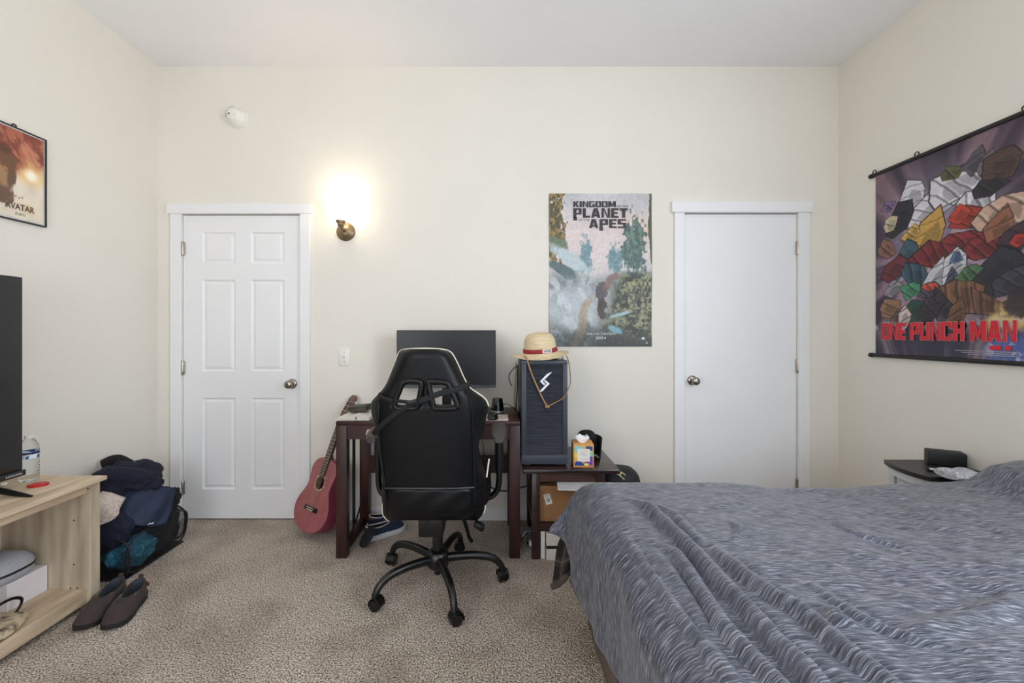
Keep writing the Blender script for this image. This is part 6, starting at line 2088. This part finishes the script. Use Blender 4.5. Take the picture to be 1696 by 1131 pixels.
def heather():
    m = bpy.data.materials.new('heather_blue_jersey')
    m.use_nodes = True
    nt = m.node_tree
    N = nt.nodes.new
    b = nt.nodes['Principled BSDF']
    uv = N('ShaderNodeUVMap'); uv.uv_map = 'sheet'
    mp = N('ShaderNodeMapping'); mp.inputs['Scale'].default_value = (19, 260, 1)
    mp2 = N('ShaderNodeMapping'); mp2.inputs['Scale'].default_value = (36, 560, 1)
    mp3 = N('ShaderNodeMapping'); mp3.inputs['Scale'].default_value = (2.2, 9, 1)
    ns_ = []
    for q, d in ((mp, 3), (mp2, 2), (mp3, 3)):
        nt.links.new(uv.outputs[0], q.inputs[0])
        n = N('ShaderNodeTexNoise'); n.inputs['Scale'].default_value = 1.0; n.inputs['Detail'].default_value = d; n.inputs['Roughness'].default_value = 0.6
        n.inputs['Distortion'].default_value = 0.0
        nt.links.new(q.outputs[0], n.inputs['Vector'])
        ns_.append(n)
    a1 = N('ShaderNodeMath'); a1.operation = 'MULTIPLY'; a1.inputs[1].default_value = 0.62
    a2 = N('ShaderNodeMath'); a2.operation = 'MULTIPLY_ADD'; a2.inputs[1].default_value = 0.38
    nt.links.new(ns_[0].outputs['Fac'], a1.inputs[0]); nt.links.new(ns_[1].outputs['Fac'], a2.inputs[0]); nt.links.new(a1.outputs[0], a2.inputs[2])
    r = N('ShaderNodeValToRGB')
    e = r.color_ramp.elements
    e[0].position = 0.41; e[0].color = lin((34, 37, 48))
    e[1].position = 0.59; e[1].color = lin((156, 157, 167))
    k = e.new(0.46); k.color = lin((66, 70, 83))
    k = e.new(0.54); k.color = lin((98, 101, 112))
    nt.links.new(a2.outputs[0], r.inputs[0])
    hs = N('ShaderNodeMix'); hs.data_type = 'RGBA'; hs.blend_type = 'MULTIPLY'
    hs.inputs['Factor'].default_value = 0.5
    r3 = N('ShaderNodeValToRGB')
    r3.color_ramp.elements[0].position = 0.3; r3.color_ramp.elements[0].color = (0.95, 0.93, 0.96, 1)
    r3.color_ramp.elements[1].position = 0.7; r3.color_ramp.elements[1].color = (0.86, 0.95, 1.0, 1)
    nt.links.new(ns_[2].outputs['Fac'], r3.inputs[0])
    nt.links.new(r.outputs[0], hs.inputs['A']); nt.links.new(r3.outputs[0], hs.inputs['B'])
    nt.links.new(hs.outputs['Result'], b.inputs['Base Color'])
    b.inputs['Roughness'].default_value = 0.42
    b.inputs['Specular IOR Level'].default_value = 0.55
    b.inputs['Sheen Weight'].default_value = 0.15
    bp = N('ShaderNodeBump'); bp.inputs['Strength'].default_value = 0.25; bp.inputs['Distance'].default_value = 0.003
    nt.links.new(a2.outputs[0], bp.inputs['Height']); nt.links.new(bp.outputs[0], b.inputs['Normal'])
    return m


ZT = 0.598
FX = 0.352                    # where the hanging foot end falls
FY = 1.905 - CAM_D            # where the far side falls
RX, RY = 0.105, 0.085


def top_pt(px, py, z=ZT):
    d = (CAM_H - z) * FPX / (py - 551)
    return ((px - 825) / FPX * d, d - CAM_D)


RIDGES = [
    ([(1000, 845), (1047, 901), (1078, 948), (1109, 994), (1155, 1056), (1192, 1109), (1225, 1160), (1300, 1300)], 0.012, 0.010),
    ([(1062, 889), (1124, 923), (1164, 991), (1202, 1047), (1236, 1084), (1279, 1131), (1330, 1190), (1440, 1340)], 0.016, 0.018),
    ([(1020, 822), (1060, 838), (1078, 848), (1109, 879), (1155, 926), (1202, 978), (1248, 1028), (1289, 1075), (1341, 1124), (1400, 1190), (1540, 1350)], 0.020, 0.020),
    ([(1168, 892), (1202, 929), (1236, 960), (1286, 997), (1335, 1025), (1400, 1084), (1470, 1140), (1650, 1280)], 0.017, 0.020),
    ([(1155, 1044), (1186, 1087), (1217, 1128), (1240, 1160)], 0.010, 0.010),
    ([(1090, 842), (1120, 855), (1146, 886), (1165, 905)], 0.008, 0.016),
    ([(1085, 918), (1112, 950), (1140, 990), (1170, 1040)], 0.007, 0.014),
    ([(1383, 850), (1388, 866), (1410, 880), (1450, 893), (1520, 912)], 0.006, 0.010),
    ([(1335, 965), (1385, 1000), (1450, 1040), (1530, 1072), (1600, 1085)], 0.007, 0.016),
    ([(1215, 868), (1222, 880), (1218, 905)], 0.006, 0.012),
    ([(1480, 1060), (1560, 1040), (1640, 1010), (1700, 980)], 0.010, 0.03),
    ([(1380, 1010), (1390, 1035), (1420, 1045)], 0.010, 0.016),
]
rp = []
for pts, amp, wid in RIDGES:
    w_ = [np.array(top_pt(*p)) for p in pts]
    rp.append((w_, amp * 1.4, wid * 0.85))


def seg_dist(X, Y, pts):
    best = np.full(X.shape, 9.0)
    along = np.zeros(X.shape)
    side = np.zeros(X.shape)
    n_ = len(pts) - 1
    for i in range(n_):
        a, c = pts[i], pts[i + 1]
        dx, dy = c - a
        l2 = dx * dx + dy * dy
        t = np.clip(((X - a[0]) * dx + (Y - a[1]) * dy) / l2, 0, 1)
        px, py = a[0] + t * dx, a[1] + t * dy
        d = np.hypot(X - px, Y - py)
        m_ = d < best
        best = np.where(m_, d, best)
        along = np.where(m_, (i + t) / n_, along)
        side = np.where(m_, np.sign((X - a[0]) * dy - (Y - a[1]) * dx), side)
    return best, along, side


sv = np.concatenate([np.linspace(-0.265, 0.165, 50), np.linspace(0.165, 1.0, 150)[1:], np.linspace(1.0, 2.02, 90)[1:]])
tv_ = np.concatenate([np.linspace(-0.26, 0.134, 44), np.linspace(0.134, 1.60, 210)[1:]])
SG, TG = np.meshgrid(sv, tv_)


def fold(s, r):
    q = math.pi / 2 * r
    th = np.clip(s / r, 0, math.pi / 2)
    x = np.where(s > q, r + s - q, np.where(s > 0, r * (1 - np.cos(th)), 0))
    dp = np.where(s > q, 0, np.where(s > 0, r * (1 - np.sin(th)), r - s))
    return x, dp


SG2 = np.where(SG < 0, SG * (1 - 0.50 * sstep(0.42, -0.02, TG)), SG)
TG2 = np.where(TG < 0, TG * 0.62, TG)
fx, dx_ = fold(SG2, RX)
fy, dy_ = fold(TG2, RY)
Xg = FX + fx
Yg = FY - fy
drop = (np.abs(dx_) ** 3 + np.abs(dy_) ** 3) ** (1 / 3)
Zg = ZT - drop
hang = np.clip((0.16 - SG) / 0.4, 0, 1)
farh = np.clip((0.13 - TG) / 0.38, 0, 1)
# flared corner and gentle vertical folds on the hanging end
Xg = Xg - 0.078 * hang * np.exp(-((TG + 0.02) / 0.08) ** 2) * (hang ** 0.6) + 0.03 * hang * farh
Xg = Xg - 0.050 * hang * sstep(0.75, 0.10, TG)
Yg = Yg + 0.03 * farh * hang
yy = Yg
Xg = Xg - hang * (0.007 * np.sin(yy * 21 + 1.0) + 0.004 * np.sin(yy * 9.0 + 0.4) + 0.003 * np.sin(yy * 47)) * sstep(0.0, 0.25, TG)
Xg = Xg - 0.035 * hang * sstep(1.1, 1.5, TG)
lift = np.zeros(SG.shape)
topm = sstep(0.02, 0.20, SG) * sstep(0.0, 0.12, TG)
for pts, amp, wid in rp:
    d, al, sd = seg_dist(Xg, Yg, pts)
    env = np.sin(np.clip(al, 0.02, 0.98) * math.pi) ** 0.5 if amp < 0.0125 else sstep(0.0, 0.25, al) * sstep(1.0, 0.80, al)
    skew = np.where(sd > 0, 1.0, 0.62)
    lift += amp * np.exp(-(d / (wid * skew)) ** 2) * env
    lift -= amp * 0.25 * np.exp(-((d - wid * 1.7) / (wid * 0.9)) ** 2) * env
crumple = fbm(Xg * 5 + 9, Yg * 7 + 30, 5) - 0.5
lift += (0.024 + 0.03 * sstep(1.5, 0.9, Yg + CAM_D)) * crumple * sstep(0.6, 1.2, Xg) + 0.010 * (fbm(Xg * 11 + 5, Yg * 15 + 40, 8) - 0.5)
# sag towards the middle of the far side, rise over the pillow at the head
lift += -0.030 * np.exp(-((Xg - 1.32) / 0.30) ** 2) * sstep(1.2, 0.0, TG)
lift += 0.080 * sstep(1.93, 2.20, Xg + 0.10 * (fbm(Xg * 4, Yg * 5 + 20, 12) - 0.5)) * sstep(0.0, 0.16, TG) + 0.020 * sstep(1.80, 2.2, Xg)
lift += 0.020 * np.exp(-((Xg - 2.10 - 0.06 * np.sin(Yg * 6)) / 0.035) ** 2) * sstep(0.05, 0.2, TG)
Zg = Zg + lift * (0.25 + 0.75 * topm)
Zg = np.maximum(Zg, 0.10)
Xg = np.minimum(Xg, XR - 0.016)
ny, nx = SG.shape
idx = np.arange(nx * ny).reshape(ny, nx)
q = np.stack([idx[:-1, :-1], idx[:-1, 1:], idx[1:, 1:], idx[1:, :-1]], -1).reshape(-1, 4)
me = bpy.data.meshes.new('comforter')
me.vertices.add(nx * ny)
me.vertices.foreach_set('co', np.stack([Xg, Yg, Zg], -1).reshape(-1).astype(np.float32))
me.loops.add(len(q) * 4); me.loops.foreach_set('vertex_index', q.reshape(-1).astype(np.int32))
me.polygons.add(len(q)); me.polygons.foreach_set('loop_start', np.arange(0, len(q) * 4, 4, dtype=np.int32))
me.update(calc_edges=True)
uvl = me.uv_layers.new(name='sheet')
# threads drift a little with the folds
uu = SG + 0.0 * TG
vv = TG + 0.15 * lift + 0.016 * (fbm(SG * 4, TG * 4, 50) - 0.5)
uvl.data.foreach_set('uv', np.stack([uu.reshape(-1)[q.reshape(-1)], vv.reshape(-1)[q.reshape(-1)]], -1).reshape(-1).astype(np.float32))
for p in me.polygons:
    p.use_smooth = True
cf = link_mesh('comforter', me, heather(), None, (1.3, (BYF + BYN) / 2, 0.2))
tag(cf, 'heather blue-grey jersey comforter spread over the bed with long creases', 'comforter')
sd_ = cf.modifiers.new('quilt', 'SOLIDIFY'); sd_.thickness = 0.010; sd_.offset = -1
# hem tape along the hanging foot edge
hem = [Vector((Xg[j, 0] - 0.004, Yg[j, 0], Zg[j, 0])) for j in range(26, ny, 3)]
obj('hem_piping', sweep(NB(), hem, 0.0045, n=8), mat('tan_hem', (158, 136, 112), 0.8), cf, 60)

# plaid blanket hanging below the comforter's far corner
def plaid():
    m = bpy.data.materials.new('brown_plaid_fleece'); m.use_nodes = True
    nt = m.node_tree; N = nt.nodes.new
    b = nt.nodes['Principled BSDF']
    uv = N('ShaderNodeUVMap'); uv.uv_map = 'sheet'
    sep = N('ShaderNodeSeparateXYZ'); nt.links.new(uv.outputs[0], sep.inputs[0])
    outs = []
    for ax, f in (('X', 9.0), ('Y', 9.0)):
        mu_ = N('ShaderNodeMath'); mu_.operation = 'MULTIPLY'; mu_.inputs[1].default_value = f
        fr = N('ShaderNodeMath'); fr.operation = 'FRACT'
        nt.links.new(sep.outputs[ax], mu_.inputs[0]); nt.links.new(mu_.outputs[0], fr.inputs[0])
        r = N('ShaderNodeValToRGB'); r.color_ramp.interpolation = 'CONSTANT'
        e = r.color_ramp.elements
        e[0].position = 0; e[0].color = (0.012, 0.010, 0.009, 1)
        e[1].position = 0.42; e[1].color = (0.05, 0.042, 0.036, 1)
        for p_, c_ in ((0.55, (0.20, 0.17, 0.14, 1)), (0.60, (0.045, 0.038, 0.032, 1)), (0.78, (0.012, 0.010, 0.009, 1))):
            k = e.new(p_); k.color = c_
        nt.links.new(fr.outputs[0], r.inputs[0]); outs.append(r)
    mx = N('ShaderNodeMix'); mx.data_type = 'RGBA'; mx.inputs['Factor'].default_value = 0.5
    nt.links.new(outs[0].outputs[0], mx.inputs['A']); nt.links.new(outs[1].outputs[0], mx.inputs['B'])
    nt.links.new(mx.outputs['Result'], b.inputs['Base Color'])
    b.inputs['Roughness'].default_value = 0.95
    return m


pbk = root('plaid_blanket', (0.33, 1.88 - CAM_D, 0.1), 'dark brown plaid fleece blanket hanging out under the comforter corner', 'blanket')


def sheet(name, grid, m, thick, parent, tape=None):
    """grid rows of points top to bottom"""
    g = [catmull(r, 6) for r in grid]
    cols2 = [catmull([g[k][j] for k in range(len(g))], 6) for j in range(len(g[0]))]
    nj, ni = len(cols2), len(cols2[0])
    me = bpy.data.meshes.new(name)
    vs = [tuple(p) for c in cols2 for p in c]
    fs = [(j * ni + i, j * ni + i + 1, (j + 1) * ni + i + 1, (j + 1) * ni + i) for j in range(nj - 1) for i in range(ni - 1)]
    me.from_pydata(vs, [], fs)
    u = me.uv_layers.new(name='sheet')
    w_tot = sum((g[-1][j + 1] - g[-1][j]).length for j in range(len(g[-1]) - 1))
    h_tot = sum((cols2[0][i + 1] - cols2[0][i]).length for i in range(ni - 1))
    for lp in me.loops:
        j, i = divmod(lp.vertex_index, ni)
        u.data[lp.index].uv = (j / (nj - 1) * w_tot, i / (ni - 1) * h_tot)
    for p in me.polygons:
        p.use_smooth = True
    o = link_mesh(name, me, m, parent)
    o.modifiers.new('cloth', 'SOLIDIFY').thickness = thick
    if tape:
        obj('binding', sweep(NB(), [c[-1] for c in cols2], 0.007, 0.014, up=(0, 0, 1), n=8), tape, parent, 60)
    return o


M_bind = mat('grey_binding', (80, 71, 64), 0.9, vary=0.15, vscale=60)
V = lambda px, py, d: P(px, py, d)
sheet('hanging_fold', [[V(942, 865, 1.94), V(950, 865, 1.92), V(960, 865, 1.91), V(968, 868, 1.93)], [V(924, 900, 1.94), V(936, 902, 1.91), V(949, 902, 1.88), V(957, 905, 1.92)],
                       [V(918, 940, 1.95), V(928, 944, 1.91), V(941, 936, 1.87), V(950, 932, 1.91)], [V(914, 972, 1.955), V(926, 966, 1.92), V(938, 954, 1.89), V(946, 946, 1.92)]], plaid(), 0.006, pbk, M_bind)
dcol = (1.84, 1.70, 1.50, 1.25, 0.95, 0.60)
sheet('side_drop', [[Vector((0.371 - ox + 0.003 * math.sin(7 * d + z * 30), d - CAM_D, z + 0.012 * math.sin(5 * d))) for d, ox in zip(dcol, (0.058, 0.042, 0.018, 0.002, 0.0, 0.0))] for z in (0.36, 0.29, 0.225, 0.185)], plaid(), 0.004, pbk, M_bind)

# pale knitted corner next to the drawer unit
kq = P(1572, 792, 1.83)
b = NB()
rows = []
for i in range(9):
    t = i / 8
    rows.append([b.verts.new((1.965 + 0.11 * t, 1.885 - CAM_D + 0.055 * math.cos(a), 0.626 + 0.022 * math.sin(a) * (0.75 if i in (0, 8) else 1) + 0.004 * math.sin(9 * t))) for a in np.linspace(0, 6.2832, 17)[:-1]])
grid_faces(b, rows, closed_u=True); b.faces.new(rows[0]); b.faces.new(rows[-1][::-1])
obj('pillow_edge', b, mat('pale_grey_boucle', (150, 150, 156), 0.95, col2=(196, 196, 200), vscale=90, bump=0.5, bscale=160), smooth=60, loc='base', label='pale grey nubby pillow corner at the far head end of bed', cat='pillow')
